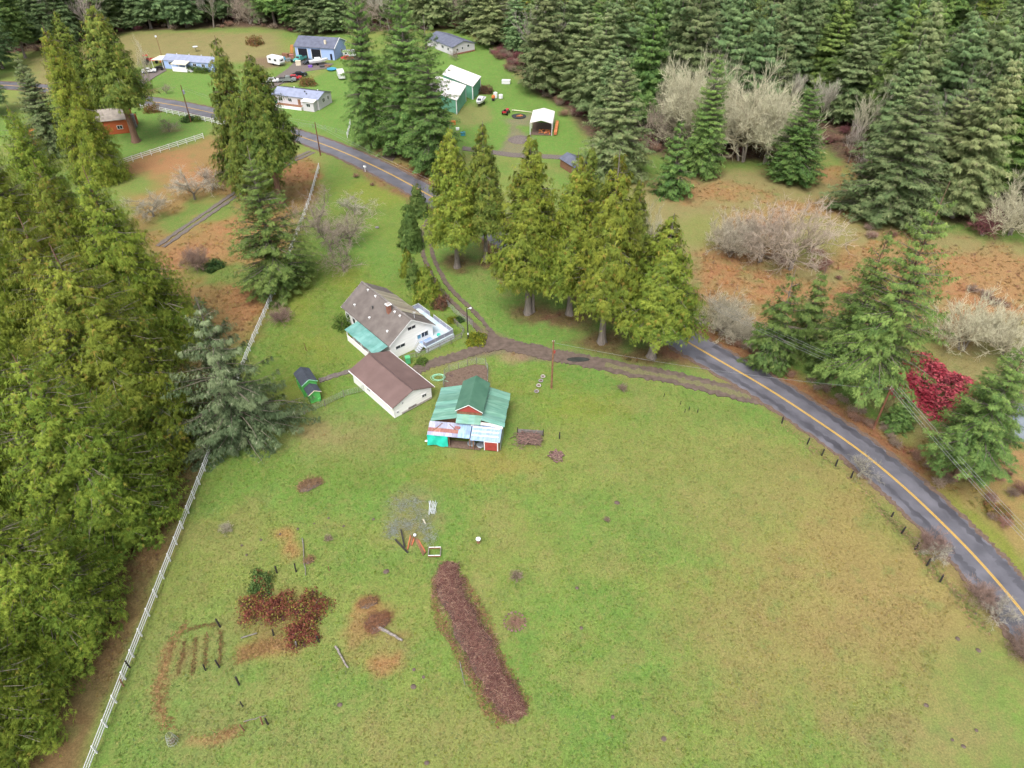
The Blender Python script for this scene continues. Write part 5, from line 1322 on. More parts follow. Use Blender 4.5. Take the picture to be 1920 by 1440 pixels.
# ------------------------------------------------------------------ poles and cables
def power_pole(label, px, h, arm=None, transformer=False, mt='pole_wood', lean=(0, 0)):
    o = thing('utility_pole', label, 'utility pole', (*G2(*px), 0))
    o.rotation_euler = (lean[0], lean[1], 0)
    MB().tube((0, 0, -.4), (0, 0, h), .17, .11, 8).build('pole', mt, o)
    if arm is not None:
        MB().box((0, 0, h - .45), (2.2, .1, .12), arm).build('crossarm', mt, o)
        for s in (-1, -.45, .45, 1): MB().lathe((s * math.cos(arm), s * math.sin(arm), h - .39), [(.04, 0), (.07, .06), (.05, .12), (.06, .18)], 6).build('insulator', 'concrete', o)
    if transformer: MB().lathe((.33, 0, h - 2.3), [(.2, 0), (.24, .05), (.24, .95), (.2, 1.0)], 10).build('transformer', 'pale_sheet', o)
    return o
def cable(label, a, b, sag, r=.02, name='power_cable', group='power cables'):
    a, b = np.array(a, float), np.array(b, float); mb = MB(); n = 14; P = []
    for k in range(n + 1):
        t = k / n; p = a + (b - a) * t; p[2] -= sag * 4 * t * (1 - t); P.append(p)
    V, F = frusta(np.array(P[:-1]) - a, np.array(P[1:]) - a, np.full(n, r), np.full(n, r), 3)
    o = put(name, np_mesh(name, V, F, M['cable']), None, tuple(a)); return tag(o, label, 'cable', group)
pA = power_pole('rust brown power pole standing on the grass right of the barn', (1034, 727), 8.8, mt='brown_wood')
MB().box((.2, -.1, 6.9), (.25, .2, .4)).build('meter_box', 'red_paint', pA)
for s in (-1, 1): MB().lathe((.14 * s, 0, 8.7), [(.05, 0), (.07, .1), (.05, .2)], 6).build('insulator', 'concrete', pA)
pB = power_pole('power pole with crossarm on the right verge in front of the red thicket', (1638, 803), 8.4, arm=.9)
pC = power_pole('power pole at the top end of the long white fence', (601, 291), 8.2)
pD = power_pole('power pole with a grey transformer by the far road fence', (358, 228), 9.7, transformer=True)
hx = G2(1180, 490, 8.4)
pE = thing('utility_pole', 'power pole hidden among the cedar row by the road', 'utility pole', (*hx, 0)); MB().tube((0, 0, -.4), (0, 0, 8.9), .17, .11, 8).build('pole', 'pole_wood', pE); MB().box((0, 0, 8.4), (2.2, .1, .12), .9).build('crossarm', 'pole_wood', pE)
lp = thing('lamp_pole', 'dark lamp pole with a white lamp head at the driveway bend', 'lamp post', (*G2(878, 637), 0))
MB().tube((0, 0, -.3), (0, 0, 6.2), .11, .08, 7).build('pole', 'dark_wood', lp); MB().tube((0, 0, 6.05), (.55, -.1, 6.35), .03, n=5).build('lamp_arm', 'pvc', lp); MB().lathe((.6, -.1, 6.2), [(.08, 0), (.2, .06), (.18, .2), (.06, .26)], 8).build('lamp_head', 'pvc', lp); MB().box((0, -.14, 1.3), (.2, .14, .3)).build('switch_box', 'pvc', lp)
hl = thing('lamp_pole', 'slim lamp pole with a white lamp behind the pale blue home', 'lamp post', (*G2(303, 104), 0)); MB().tube((0, 0, -.3), (0, 0, 6.0), .1, .08, 6).build('pole', 'brown_wood', hl); MB().box((-.1, 0, 6.1), (.5, .35, .5)).build('lamp_head', 'pvc', hl)
bA, bB, bC, bD, bE = (np.array((o.location[0], o.location[1], 0)) for o in (pA, pB, pC, pD, pE))
perp = np.array((math.cos(.9), math.sin(.9), 0)); far_ = np.array((*G2(2080, 1165, 8), 8.2))
for k, s in enumerate((-1.0, -.45, .45, 1.0)):
    lb = ('outermost', 'second', 'third', 'innermost')[k]
    cable(lb + ' roadside cable from the right hand pole up to the cedar row', bB + perp * s + (0, 0, 8.0), bE + perp * s + (0, 0, 8.45), .7)
    cable(lb + ' roadside cable from the right hand pole towards the lower right', bB + perp * s + (0, 0, 8.0), far_ + perp * s, .6)
cable('service cable crossing the road from the right hand pole to the rust brown pole', bB + (0, 0, 7.2), bA + (0, 0, 8.5), .9)
for k, z in enumerate((8.1, 7.5)):
    cable(('upper', 'lower')[k] + ' cable over the road between the fence end pole and the cedar row', bC + (0, 0, z), bE + (0, 0, z + .2), 1.4)
    cable(('upper', 'lower')[k] + ' cable from the fence end pole to the transformer pole', bC + (0, 0, z), bD + (0, 0, z + 1.2), .9)

# ------------------------------------------------------------------ posts in the grass
def stake(label, px, h, r, mt, tilt=(0, 0), group='posts', name='fence_post'):
    o = thing(name, label, 'post', (*G2(*px), 0), rnd.random() * 3, group); o.rotation_euler = (tilt[0], tilt[1], rnd.random() * 3)
    MB().tube((0, 0, -.2), (0, 0, h), r, r * .92, 8).build('shaft', mt, o)
    MB().lathe((0, 0, h - .002), [(r * .92, 0), (r * .7, .03), (r * .2, .045)], 8).build('top', mt, o)
    return o
seq = ['first', 'second', 'third', 'fourth', 'fifth', 'sixth', 'seventh', 'eighth', 'ninth', 'tenth', 'eleventh', 'twelfth']
for k, (u, v) in enumerate([(1466, 793), (1514, 832), (1541, 853), (1567, 873), (1596, 895), (1672, 968), (1691, 999), (1716, 1029), (1738, 1060), (1763, 1090)]):
    stake(seq[k] + ' black fence post along the left road verge, counted from the driveway', (u, v), 1.15 if k != 5 else .7, .11, 'dark_wood', (rnd.uniform(-.06, .06), rnd.uniform(-.06, .06)), 'black posts along the road')
stake('short black post standing right of the stick pile', (1049, 821), 1.1, .09, 'dark_wood')
for lb, px, h, r, mt in [
    ('dark garden post at the top right of the bare garden rows', (412, 1174), 1.5, .11, 'dark_wood'), ('dark garden post at the lower end of the garden rows, right one', (411, 1250), 1.4, .10, 'dark_wood'),
    ('dark garden post at the lower end of the garden rows, left one', (385, 1256), 1.1, .08, 'dark_wood'), ('thick dark garden post below the bramble patch on the left', (448, 1283), 1.4, .11, 'dark_wood'),
    ('short dark garden stake under the thick garden post', (455, 1324), .9, .07, 'dark_wood'), ('thin brown stake between the garden rows', (390, 1194), .8, .05, 'brown_wood'),
    ('charred post at the lower left corner of the brambles', (513, 1190), 1.0, .09, 'dark_wood'), ('weathered post at the lower middle of the brambles', (556, 1212), .9, .10, 'old_wood'),
    ('dark post at the lower right corner of the brambles', (598, 1203), 1.1, .09, 'dark_wood'), ('dark post at the top edge of the green brambles', (519, 1073), 1.2, .1, 'dark_wood'),
    ('dark post just right of the green brambles', (555, 1071), 1.3, .09, 'dark_wood'), ('small stake in the grass right of the long lying pole', (617, 1069), .7, .05, 'brown_wood'),
    ('orange brown post at the left end of the garden rail', (457, 1369), 1.3, .08, 'brown_wood'), ('orange brown post inside the right end of the garden rail', (492, 1357), 1.2, .08, 'brown_wood'),
    ('dark post at the right end of the garden rail', (502, 1357), 1.3, .1, 'dark_wood'), ('dark post touching the white fence, upper one', (243, 1251), 1.4, .09, 'dark_wood'), ('dark reddish post touching the white fence, lower one', (231, 1285), 1.1, .08, 'brown_wood'),
    ('thin post with a crosspiece on the lawn below the house', (574, 656), 1.5, .05, 'brown_wood')]:
    stake(lb, px, h, r, mt, (rnd.uniform(-.08, .08), rnd.uniform(-.08, .08)), 'garden posts')
for k, (u, v) in enumerate([(1245, 743), (1276, 757), (1284, 772), (1292, 768), (1308, 772)]):
    stake(seq[k] + ' tiny dark stake on the grass below the driveway, from the left', (u, v), .55, .05, 'dark_wood', group='tiny stakes below the driveway')

# ------------------------------------------------------------------ lying timber, pipes, frame
def lying(name, label, cat, a, b, z, r, mt, shape='round', group=None, parts=True):
    A, Bv = np.array(G2(*a)), np.array(G2(*b)); d = np.linalg.norm(Bv - A); o = thing(name, label, cat, (*A, 0), math.atan2(*(Bv - A)[::-1]), group)
    if shape == 'round':
        rr_ = random.Random(int(a[0])); mb = MB(); n = 6
        P = [(d * k / n, rr_.uniform(-.06, .06) * (0 < k < n), z + rr_.uniform(0, .04)) for k in range(n + 1)]
        for k in range(n): mb.tube(P[k], P[k + 1], r * (1 - .06 * k), r * (1 - .06 * (k + 1)), 9)
        mb.build('stem', mt, o); MB().tube((-.02, 0, z), (-.005, 0, z), r * .9, n=9).build('cut_end', 'orange_wood', o)
    else:
        MB().box((d / 2, 0, z), (d, r * 2, r * 1.1)).build('board', mt, o)
        for x in (.08, d - .08): MB().box((x, 0, z + r * .56), (.06, r * 1.4, .02)).build('cleat', 'dark_steel', o)
    return o
lying('log', 'pale grey log lying beside the rust brown brush heap', 'log', (711, 1178), (755, 1202), .16, .19, 'log_grey')
lying('log', 'thin dark log lying below the brambles, left of the pale one', 'log', (629, 1213), (653, 1253), .12, .13, 'log_grey')
lying('pole', 'long thin weathered pole lying in the grass above the brambles', 'pole', (567, 1010), (573, 1080), .07, .07, 'old_wood')
lying('pole', 'garden rail resting on the orange brown posts near the bottom', 'pole', (457, 1354), (500, 1342), .07, .05, 'old_wood')
lying('board', 'weathered grey board edging the ground left of the brambles', 'board', (452, 1197), (482, 1188), .1, .06, 'old_wood', 'square')
lying('pole', 'thin pole lying left of the long brush row', 'pole', (862, 1240), (872, 1285), .05, .05, 'old_wood')
lying('beam', 'dark beam lying in the grass, lower of the crossed pair', 'beam', (741, 1012), (765, 1037), .1, .1, 'dark_wood', 'square', 'dark beams in the grass')
lying('beam', 'dark beam lying in the grass, upper of the crossed pair', 'beam', (752, 995), (759, 1028), .24, .1, 'dark_wood', 'square', 'dark beams in the grass')
for k, (a, b) in enumerate([((770, 1004), (764, 1031)), ((774, 1007), (770, 1022)), ((777, 1009), (772, 1023)), ((779, 1012), (794, 1042)), ((784, 1012), (798, 1036)), ((781, 1010), (796, 1039))]):
    lying('board', seq[k] + ' reddish board from the left among those by the grey netting', 'board', a, b, .05 + .07 * (k % 2), .07, ('orange_wood', 'brown_wood')[k % 2], 'square', 'reddish boards by the netting')
lying('board', 'short pale board lying on the grey netting', 'board', (793, 974), (798, 983), .08, .07, 'cream', 'square')
fr = thing('cold_frame', 'open rectangular wooden frame with white edges in the grass', 'frame', (*G2(815, 1036), 0), .02)
for y in (-.6, .6):
    MB().box((0, y, .12), (1.5, .12, .24)).build('side_board', 'brown_wood', fr)
    for x in (-.37, .37): MB().box((x, y, .245), (.68, .1, .03)).build('white_strip', 'white_paint', fr)
for x in (-.72, .72): MB().box((x, 0, .12), (.1, 1.08, .22)).build('end_board', 'old_wood', fr)
pb = thing('pipe_bundle', 'bundle of pale plastic pipes lying beside the grey netting', 'pipes', (*G2(811, 952), 0), R(92))
for k in range(10):
    a = rnd.uniform(-.16, .16); l_ = rnd.uniform(1.5, 2.4); y = (k - 4.5) * .09
    MB().tube((-l_ / 2, y - a, .04 + .04 * (k % 2)), (l_ / 2, y + a * 2, .05 + .04 * (k % 2)), .026, n=6).build('pipe', 'pvc', pb)
ml_ = np.random.default_rng(21)
def wire_tangle(name, label, cat, blobs, n, seg, step, r, zmax, material, kind='stuff', flat=.25):
    """loose tangle of thin strands"""
    Vs, Fs, o = [], [], 0
    for _ in range(n):
        u, v, ru, rv = blobs[ml_.integers(len(blobs))]; c = np.array(G2(u, v)); e = np.array(G2(u + ru, v)) - c; f_ = (np.array(G2(u, v + rv)) - np.array(G2(u, v - rv))) / 2
        q = ml_.normal(0, .45, 2); p = np.array([*(c + e * q[0] + f_ * q[1]), ml_.uniform(.02, zmax)]); a = ml_.random() * 6.28; P = [p]
        for _k in range(seg):
            a += ml_.normal(0, .5); p = p + np.array([math.cos(a) * step, math.sin(a) * step, ml_.normal(0, flat * step)]); p[2] = min(max(p[2], .01), zmax); P.append(p)
        P = np.array(P); v_, f2 = frusta(P[:-1], P[1:], np.full(seg, r), np.full(seg, r), 3); Vs.append(v_); Fs.append(f2 + o); o += len(v_)
    return tag(put(name, np_mesh(name, np.concatenate(Vs), np.concatenate(Fs), M[material])), label, cat, kind=kind)
wire_tangle('netting', 'crumpled grey garden netting lying in the grass', 'netting', [(750, 950, 22, 16), (775, 940, 22, 12), (740, 985, 16, 16), (765, 985, 12, 14), (795, 990, 10, 14), (806, 1008, 14, 14), (735, 1000, 10, 10), (785, 965, 22, 20)], 620, 7, .13, .009, .2, 'net')
wc = thing('wire_cage', 'cone shaped wire cage with dead stems in the lower left grass', 'cage', (*G2(325, 1392), 0))
for k in range(12):
    a = k * math.pi / 6; MB().tube((.55 * math.cos(a), .55 * math.sin(a), 0), (.3 * math.cos(a), .3 * math.sin(a), 1.5), .014, n=3).build('wire', 'wire', wc)
for z, r in ((.3, .5), (.7, .43), (1.1, .37), (1.48, .3)):
    mb = MB()
    for k in range(12): a, b = k * math.pi / 6, (k + 1) * math.pi / 6; mb.tube((r * math.cos(a), r * math.sin(a), z), (r * math.cos(b), r * math.sin(b), z), .012, n=3)
    mb.build('hoop', 'wire', wc)
ws = put('dead_stems', SHRB[1]['crown'], wc); ws.scale = (.22, .22, .4)
ball = thing('float_ball', 'white ball lying at the top of the reddish boards', 'ball', (*G2(778, 1005), 0)); MB().lathe((0, 0, .0), [(.05, .0), (.17, .08), (.2, .2), (.16, .32), (.06, .39)], 10).build('ball', 'pvc', ball)
wl2 = thing('well_cap', 'white capped brown well pipe standing in the open field', 'well', (*G2(897, 1016), 0)); MB().tube((0, 0, -.1), (0, 0, .5), .22, .22, 12).build('casing', 'brown_wood', wl2); MB().lathe((0, 0, .5), [(.3, 0), (.3, .1), (.24, .15)], 12).build('cap', 'pvc', wl2)

# ------------------------------------------------------------------ brush row, stick and log piles
def twig_heap(name, label, line, halfw, height, n, length, r, cols, seed, cat='brush pile'):
    """heap of cut brush: a rounded core and thousands of twigs over it"""
    rr_ = np.random.default_rng(seed); line = smooth_line(line, 6); m = len(line); c0 = line[0]
    o = thing(name, label, cat, (*c0, 0)); hw = np.interp(np.linspace(0, 1, m), np.linspace(0, 1, len(halfw)), halfw); k = 9; V, F = [], []
    T = np.gradient(line, axis=0); T /= np.linalg.norm(T, axis=1)[:, None]; Nn = np.stack([T[:, 1], -T[:, 0]], 1)
    for i in range(m):
        for j in range(k):
            s = -1 + 2 * j / (k - 1); w = hw[i] * (1 + .3 * vnoise(i * 1.0 + 50 * (j > 4), seed, 2.2) * 2 - .3); p = line[i] - c0 + Nn[i] * s * w
            e = min(1, min(i, m - 1 - i) / 2.5 + .15)
            V.append((p[0], p[1], height * e * max(0, 1 - s * s) ** .7 * (.8 + .3 * rr_.random()) - .05))
    for i in range(m - 1):
        for j in range(k - 1): F.append((i * k + j, i * k + j + 1, (i + 1) * k + j + 1, (i + 1) * k + j))
    MB().add(V, F).build('core', 'mud', o)
    i = rr_.integers(0, m, n); s = np.clip(rr_.normal(0, .55, n), -1.25, 1.25); e = np.minimum(1, np.minimum(i, m - 1 - i) / 2.5 + .2)
    P = line[i] - c0 + Nn[i] * (s * hw[i] * (.7 + .6 * vnoise(i * 1.0 + 50 * (s > 0), np.full(n, float(seed)), 2.2)))[:, None] + rr_.normal(0, .22, (n, 2)); z = height * e * np.maximum(.03, 1 - s * s) ** .7 * rr_.uniform(.75, 1.15, n) + .04
    a = rr_.random(n) * 6.28; l_ = length * rr_.uniform(.4, 1.2, n); el = rr_.normal(0, .3, n)
    D = np.stack([np.cos(a) * np.cos(el), np.sin(a) * np.cos(el), np.sin(el)], 1) * l_[:, None] / 2; C = np.concatenate([P, z[:, None]], 1)
    A_, B_ = C - D, C + D; A_[:, 2] = np.maximum(A_[:, 2], .02); B_[:, 2] = np.maximum(B_[:, 2], .02)
    v, f_ = frusta(A_, B_, r * rr_.uniform(.7, 1.3, n), r * .5, 3); cols = np.array(cols)
    t = np.repeat(cols[rr_.integers(0, len(cols), n)] * rr_.uniform(.6, 1.3, (n, 1)), 6, 0)
    put('twigs', np_mesh(name + '_twigs', v, f_, M['twig'], tint=t), o)['kind'] = 'stuff'
    return o
BR = [(.21, .10, .08), (.3, .16, .12), (.14, .06, .06), (.42, .27, .2), (.17, .07, .05), (.11, .04, .045)]
twig_heap('brush_row', 'long dark red row of cut brush lying across the field', pxpoly([(843, 1062), (838, 1100), (865, 1150), (890, 1205), (915, 1255), (938, 1300), (972, 1338)]), [.8, 1.4, 1.35, 1.6, 1.2, 1.35, .8], .8, 13000, .85, .016, BR, 31)
twig_heap('brush_pile', 'rust brown brush heap at the end of the pale grey log', pxpoly([(690, 1178), (708, 1168), (728, 1156)]), [.9, 1.1, .6], .35, 900, .7, .014, [(.26, .12, .06), (.2, .1, .06)], 32)
twig_heap('brush_pile', 'small oval heap of brown prunings above the garden', pxpoly([(560, 915), (580, 909), (602, 902)]), [.6, 1.0, .6], .4, 700, .6, .014, [(.26, .15, .08), (.3, .19, .1)], 33)
twig_heap('brush_pile', 'flat rust coloured patch of cut stems right of the brambles', pxpoly([(675, 1133), (692, 1129), (708, 1126)]), [.4, .7, .4], .25, 500, .5, .012, [(.33, .17, .08), (.28, .14, .07)], 34)
twig_heap('brush_pile', 'small brown heap beside the long lying pole', pxpoly([(572, 1054), (580, 1050), (588, 1048)]), [.3, .5, .3], .3, 260, .45, .012, [(.24, .14, .07)], 35)
sp_ = thing('stick_pile', 'rectangular pile of reddish sticks in front of a grey sheet', 'wood pile', (*G2(993, 826), 0), R(-6))
rr = random.Random(8)
sm = [MB().tube((-.9, 0, 0), (-.2, .12 * s, .03), .045, .04, 6).tube((-.2, .12 * s, .03), (.7, -.05, 0), .04, .03, 6).mesh('stick', 'log_bark') for s in (-1, 1, 2)]
for k in range(190):
    o = put('stick', sm[k % 3], sp_, (rr.uniform(-1.5, 1.5), rr.uniform(-.95, 1.0), .06 + .75 * rr.random() * (1 - .3 * rr.random())), rr.gauss(0, .7)); o.rotation_euler = (rr.gauss(0, .2), rr.gauss(0, .12), rr.gauss(0, .8)); o.scale = (rr.uniform(.6, 1.1),) * 3
MB().box((0, 0, .18), (3.0, 1.7, .36)).build('core', 'mud', sp_)
MB().box((.0, 1.25, .45), (3.7, .05, .9)).build('back_sheet', 'old_wood', sp_)
for x in (-1.8, 1.82): MB().tube((x, 1.16, -.1), (x, 1.16, 1.25), .06, n=6).build('post', 'dark_wood', sp_)
for k, (u, v) in enumerate([(962, 823), (966, 834), (979, 841)]):
    lying('log', seq[k] + ' loose stick lying left of the rectangular stick pile, from the top', 'log', (u - 6, v), (u + 4, v + (2 if k else -5)), .06, .06, 'log_bark', group='loose sticks by the pile')
lg = thing('log_pile', 'small heap of short split logs right of the stick pile', 'wood pile', (*G2(1043, 856), 0))
lm = [MB().tube((-.3 * s, 0, 0), (.3 * s, 0, 0), .1, .1, 7).mesh('log', 'log_bark') for s in (.8, 1.2)]
for k in range(60):
    x, y = rr.gauss(0, .45), rr.gauss(0, .45); o = put('log', lm[k % 2], lg, (max(-1, min(1, x)), max(-1, min(1, y)), .1 + .38 * max(0, 1 - (x * x + y * y)) * rr.random())); o.rotation_euler = (0, rr.gauss(0, .25), rr.gauss(-.6, .7))
fp_ = thing('fire_ring', 'ring of stones filled with leaves right of the brush row', 'fire pit', (*G2(965, 1166), 0))
st = MB().lathe((0, 0, -.03), [(.08, 0), (.13, .06), (.11, .13), (.04, .17)], 7).mesh('stone', 'log_bark')
for k in range(17):
    a = k * 2 * math.pi / 17; o = put('stone', st, fp_, (1.15 * math.cos(a) * rr.uniform(.95, 1.05), 1.15 * math.sin(a) * rr.uniform(.95, 1.05), 0), rr.random() * 6); o.scale = (rr.uniform(.8, 1.5),) * 2 + (1,)
tw = put('leaves', SHRB[0]['crown'], fp_); tw.scale = (.75, .75, .14); tw['kind'] = 'stuff'
fp2 = thing('fire_pit', 'black ash circle with orange logs in front of the white canopy', 'fire pit', (*G2(973, 218), 0))
MB().lathe((0, 0, -.03), [(2.0, 0), (2.1, .1), (1.8, .12), (.5, .08)], 16).build('ash_bed', 'ash', fp2)
for k in range(5): MB().tube((-.7 + .2 * k, -.4, .15), (.5 + .15 * k, .4 - .2 * k, .3), .12, n=6).build('log', 'orange_wood', fp2)

# ------------------------------------------------------------------ brambles
g = 'brambles in the old garden'
BG = leafball('bramble_green', 51, 1.9, 1.1, .8, 1700, .17, .05, [(.07, .13, .035), (.13, .19, .05), (.22, .1, .05)], [.45, .38, .17], hollow=.2)
BRn = [leafball('bramble_red%d' % k, 52 + k, 1.7, 1.7, .75, 2600, .15, .04, [(.19, .06, .045), (.25, .085, .05), (.25, .24, .05), (.12, .045, .04)], [.36, .26, .18, .2], hollow=.1) for k in range(2)]
for m, lb, px, s in [(BG, 'green leaved bramble clump at the top of the old garden', (490, 1096), 1.2), (BRn[0], 'red brown bramble clump below the green one', (480, 1138), 1.25), (BRn[1], 'red and yellow bramble clump in the middle of the patch', (525, 1140), 1.25), (BRn[0], 'red and yellow bramble clump at the right of the patch', (582, 1142), 1.35), (BRn[1], 'lowest red bramble clump beside the weathered post', (566, 1188), 1.2)]:
    plant(m, 'bramble', lb, 'bramble', G2(*px), None, s, s, g, tname='stem')

# ------------------------------------------------------------------ molehills
mm_ = [MB().lathe((0, 0, -.04), [(.34, 0), (.27, .1), (.15, .19), (.04, .23)], 10, 1, s).mesh('molehill', 'mud') for s in (.85, 1.1)]
for k, (u, v, s) in enumerate([(637, 1321, 1.1), (775, 1287, 1.1), (794, 1269, .8), (776, 1255, .7), (724, 1071, 1.5), (616, 971, .6), (589, 981, .5), (558, 991, .6), (525, 1001, .7), (489, 1012, .7), (644, 986, .7), (1737, 1322, .9), (1807, 1399, .9), (1835, 1219, 1.0), (1796, 1197, 1.1), (1831, 1369, .7), (1786, 1387, .7), (1157, 942, 1.3), (1082, 1102, .9), (1090, 1177, .8), (1149, 1344, .9), (1245, 1385, 1.0), (800, 1430, 1.0), (453, 1022, .6), (462, 1040, .7), (700, 973, .7), (1830, 1150, .6)]):
    o = put('molehill', mm_[k % 2], None, (*G2(u, v), -.02), k); o.scale = (s * .75, s * .75, s * .4)
    tag(o, 'small round brown molehill in the grass of the field', 'molehill', 'molehills in the field')

# ------------------------------------------------------------------ yard things
pen = MB().prism_z(pxpoly([(836, 699), (858, 692), (890, 683), (910, 685), (914, 695), (914, 738), (832, 738)])[::-1], -.2, .012).build('soil_pen', 'soil'); tag(pen, kind='structure')
rooted_box('waste_bin', 'pale green waste bin beside the farmhouse wall', 'bin', (765, 679), (.75, .85, 1.05), 'green_plastic', .3)
hs = thing('garden_hose', 'pale green garden hose coiled on the grass by the pen', 'hose', (*G2(822, 708), 0)); mb = MB()
for k in range(5):
    r = .62 + .06 * k; cx, cy = rr.uniform(-.2, .2), rr.uniform(-.2, .2)
    P = [(cx + 1.25 * r * math.cos(t), cy + r * math.sin(t), .03 + .02 * k) for t in np.linspace(0, 6.28, 22)]
    for a, b in zip(P[:-1], P[1:]): mb.tube(a, b, .03, n=4)
mb.build('coil', 'hose_green', hs); MB().tube((.7, -.6, .03), (1.6, -1.0, .03), .03, n=4).build('loose_end', 'hose_green', hs)
tg = ['nearest', 'second nearest', 'third nearest', 'farthest']
for k, (u, v, mt) in enumerate([(1006, 734, 'rock'), (1010, 723, 'concrete'), (1014, 714, 'rock'), (1018, 706, 'concrete')]):
    o = thing('planter_ring', tg[k] + ' of four small rings on the grass left of the rust brown pole', 'planter', (*G2(u, v), 0), 0, 'rings on the grass')
    mb = MB(); n = 10
    for i in range(n): a, b = 2 * math.pi * i / n, 2 * math.pi * (i + 1) / n; mb.tube((.32 * math.cos(a), .32 * math.sin(a), .06), (.32 * math.cos(b), .32 * math.sin(b), .06), .08, n=5)
    mb.build('rim', mt, o); MB().lathe((0, 0, -.05), [(.3, 0), (.3, .08), (.1, .1)], 10).build('earth', 'soil', o)
o = thing('mailbox', 'white mailbox on a post at the road edge', 'mailbox', (*G2(685, 322), 0), -.7); MB().box((0, 0, .55), (.1, .1, 1.2)).build('post', 'white_paint', o); MB().prism_x([(-.18, 1.1), (.18, 1.1), (.18, 1.35), (.1, 1.47), (-.1, 1.47), (-.18, 1.35)], -.35, .35).build('box', 'white_paint', o)
o = thing('rag', 'crumpled white sheet on the grass left of the turquoise tarp', 'sheet', (*G2(800, 827), 0)); MB().lathe((0, 0, 0), [(.3, 0), (.25, .1), (.1, .16)], 7, 1, .6).build('cloth', 'white_paint', o)
o = thing('stone', 'dark flat thing lying on the lawn right of the orchard', 'stone', (*G2(707, 427), 0)); MB().lathe((0, 0, 0), [(.45, 0), (.4, .2), (.15, .28)], 8, 1, .6).build('stone', 'rock', o)

# ------------------------------------------------------------------ vehicles and yard clutter beyond the road
def car(label, px, rz, mt, kind='sedan', s=1.0):
    o = thing('parked_car' if kind != 'pickup' else 'pickup_truck', label, 'car' if kind != 'pickup' else 'truck', (*G2(*px), 0), rz, 'parked vehicles', (s, s, s))
    if kind == 'pickup':
        MB().prism_y([(-2.6, .45), (2.6, .45), (2.65, .95), (1.2, 1.1), (-.6, 1.15), (-2.6, 1.1)], -.9, .9).build('body', mt, o)
        MB().prism_y([(1.25, 1.08), (.75, 1.72), (-.45, 1.76), (-.65, 1.12)], -.78, .78).build('cab', mt, o)
        MB().box((-1.65, 0, 1.14), (1.8, 1.5, .06)).build('bed', 'black', o); gl = [(1.3, 1.13), (.85, 1.62)]
    else:
        MB().prism_y([(-2.2, .4), (2.2, .4), (2.25, .75), (1.2, .92), (-1.4, .98), (-2.2, .92)], -.87, .87).build('body', mt, o)
        MB().prism_y([(1.1, .9), (.4, 1.38), (-.9, 1.4), (-1.7, .95)], -.72, .72).build('cab', mt, o); gl = [(1.14, .95), (.5, 1.34)]
    MB().slab((gl[0][0], -.62, gl[0][1]), (gl[0][0], .62, gl[0][1]), (gl[1][0], .6, gl[1][1]), (gl[1][0], -.6, gl[1][1]), .03).build('windscreen', 'glass', o)
    for sy in (-1, 1):
        MB().box((-.2, sy * .74, 1.18 if kind != 'pickup' else 1.42), (1.3, .04, .3)).build('side_window', 'glass', o)
        for x in (-1.4, 1.4):
            w = MB().tube((x, sy * .72, .33), (x, sy * .92, .33), .33, n=12).build('wheel', 'black', o); MB().tube((x, sy * .90, .33), (x, sy * .94, .33), .18, n=8).build('rim', 'steel', w)
        MB().box((2.2 if kind != 'pickup' else 2.6, sy * .6, .68), (.08, .35, .14)).build('headlight', 'pvc', o)
    return o
car('red car parked between the grey home and the asphalt yard', (553, 149), .25, 'car_red')
car('black car parked behind the red one in the asphalt yard', (563, 143), .35, 'car_black')
car('dark grey pickup parked left of the red car', (540, 153), .1, 'car_grey', 'pickup')
car('teal pickup parked in front of the left black garage door', (563, 114), -2.0, 'car_teal', 'pickup')
car('dark car parked between the teal pickup and the white boat', (579, 119), -2.2, 'car_black', s=.95)
car('white car parked under the bare trunked tree at the pale blue home', (280, 136), .35, 'car_white')
car('white car half hidden by the cedar pair near the grey home', (512, 154), .2, 'car_white')
car('red car behind the slim dark fir beside the workshop', (652, 113), .2, 'car_red')
def boat(label, px, rz, s=1.0):
    o = thing('boat_on_trailer', label, 'boat', (*G2(*px), 0), rz, 'boats on trailers', (s, s, s))
    V = []; st_ = [(-3, .95, .75), (-1.5, 1.05, .7), (.5, 1.05, .7), (2.0, .75, .8), (3.2, .08, 1.15)]
    for x, w, zk in st_: V += [(x, -w, 1.5 + .08 * max(0, x)), (x, -w * .8, zk + .15), (x, 0, zk), (x, w * .8, zk + .15), (x, w, 1.5 + .08 * max(0, x))]
    F = [(i * 5 + j, i * 5 + j + 1, (i + 1) * 5 + j + 1, (i + 1) * 5 + j) for i in range(4) for j in range(4)] + [(0, 1, 2, 3, 4)] + [(i * 5, (i + 1) * 5, (i + 1) * 5 + 4, i * 5 + 4) for i in range(4)]
    MB().add(V, F).build('hull', 'car_white', o)
    cb = MB().prism_y([(-1.2, 1.5), (1.5, 1.55), (.7, 2.15), (-1.1, 2.25)], -.75, .75).build('cabin', 'car_white', o); MB().slab((1.45, -.6, 1.62), (1.45, .6, 1.62), (.8, .58, 2.12), (.8, -.58, 2.12), .04).build('windscreen', 'glass', cb)
    MB().box((-2.2, 0, 1.56), (1.3, 1.5, .06)).build('cockpit', 'rail_grey', o)
    tr_ = MB().box((0, 0, .5), (5.4, .12, .12)).build('trailer', 'dark_steel', o); MB().tube((-.6, -.95, .5), (-.6, .95, .5), .06, n=5).build('axle', 'dark_steel', tr_)
    for sy in (-1, 1): MB().tube((-.6, sy * .9, .35), (-.6, sy * 1.1, .35), .34, n=10).build('wheel', 'black', o)
    return o
boat('white cabin boat on its trailer in front of the blue workshop', (598, 121), .45)
boat('white cabin boat on its trailer beside the green metal barns', (901, 196), R(255), .95)
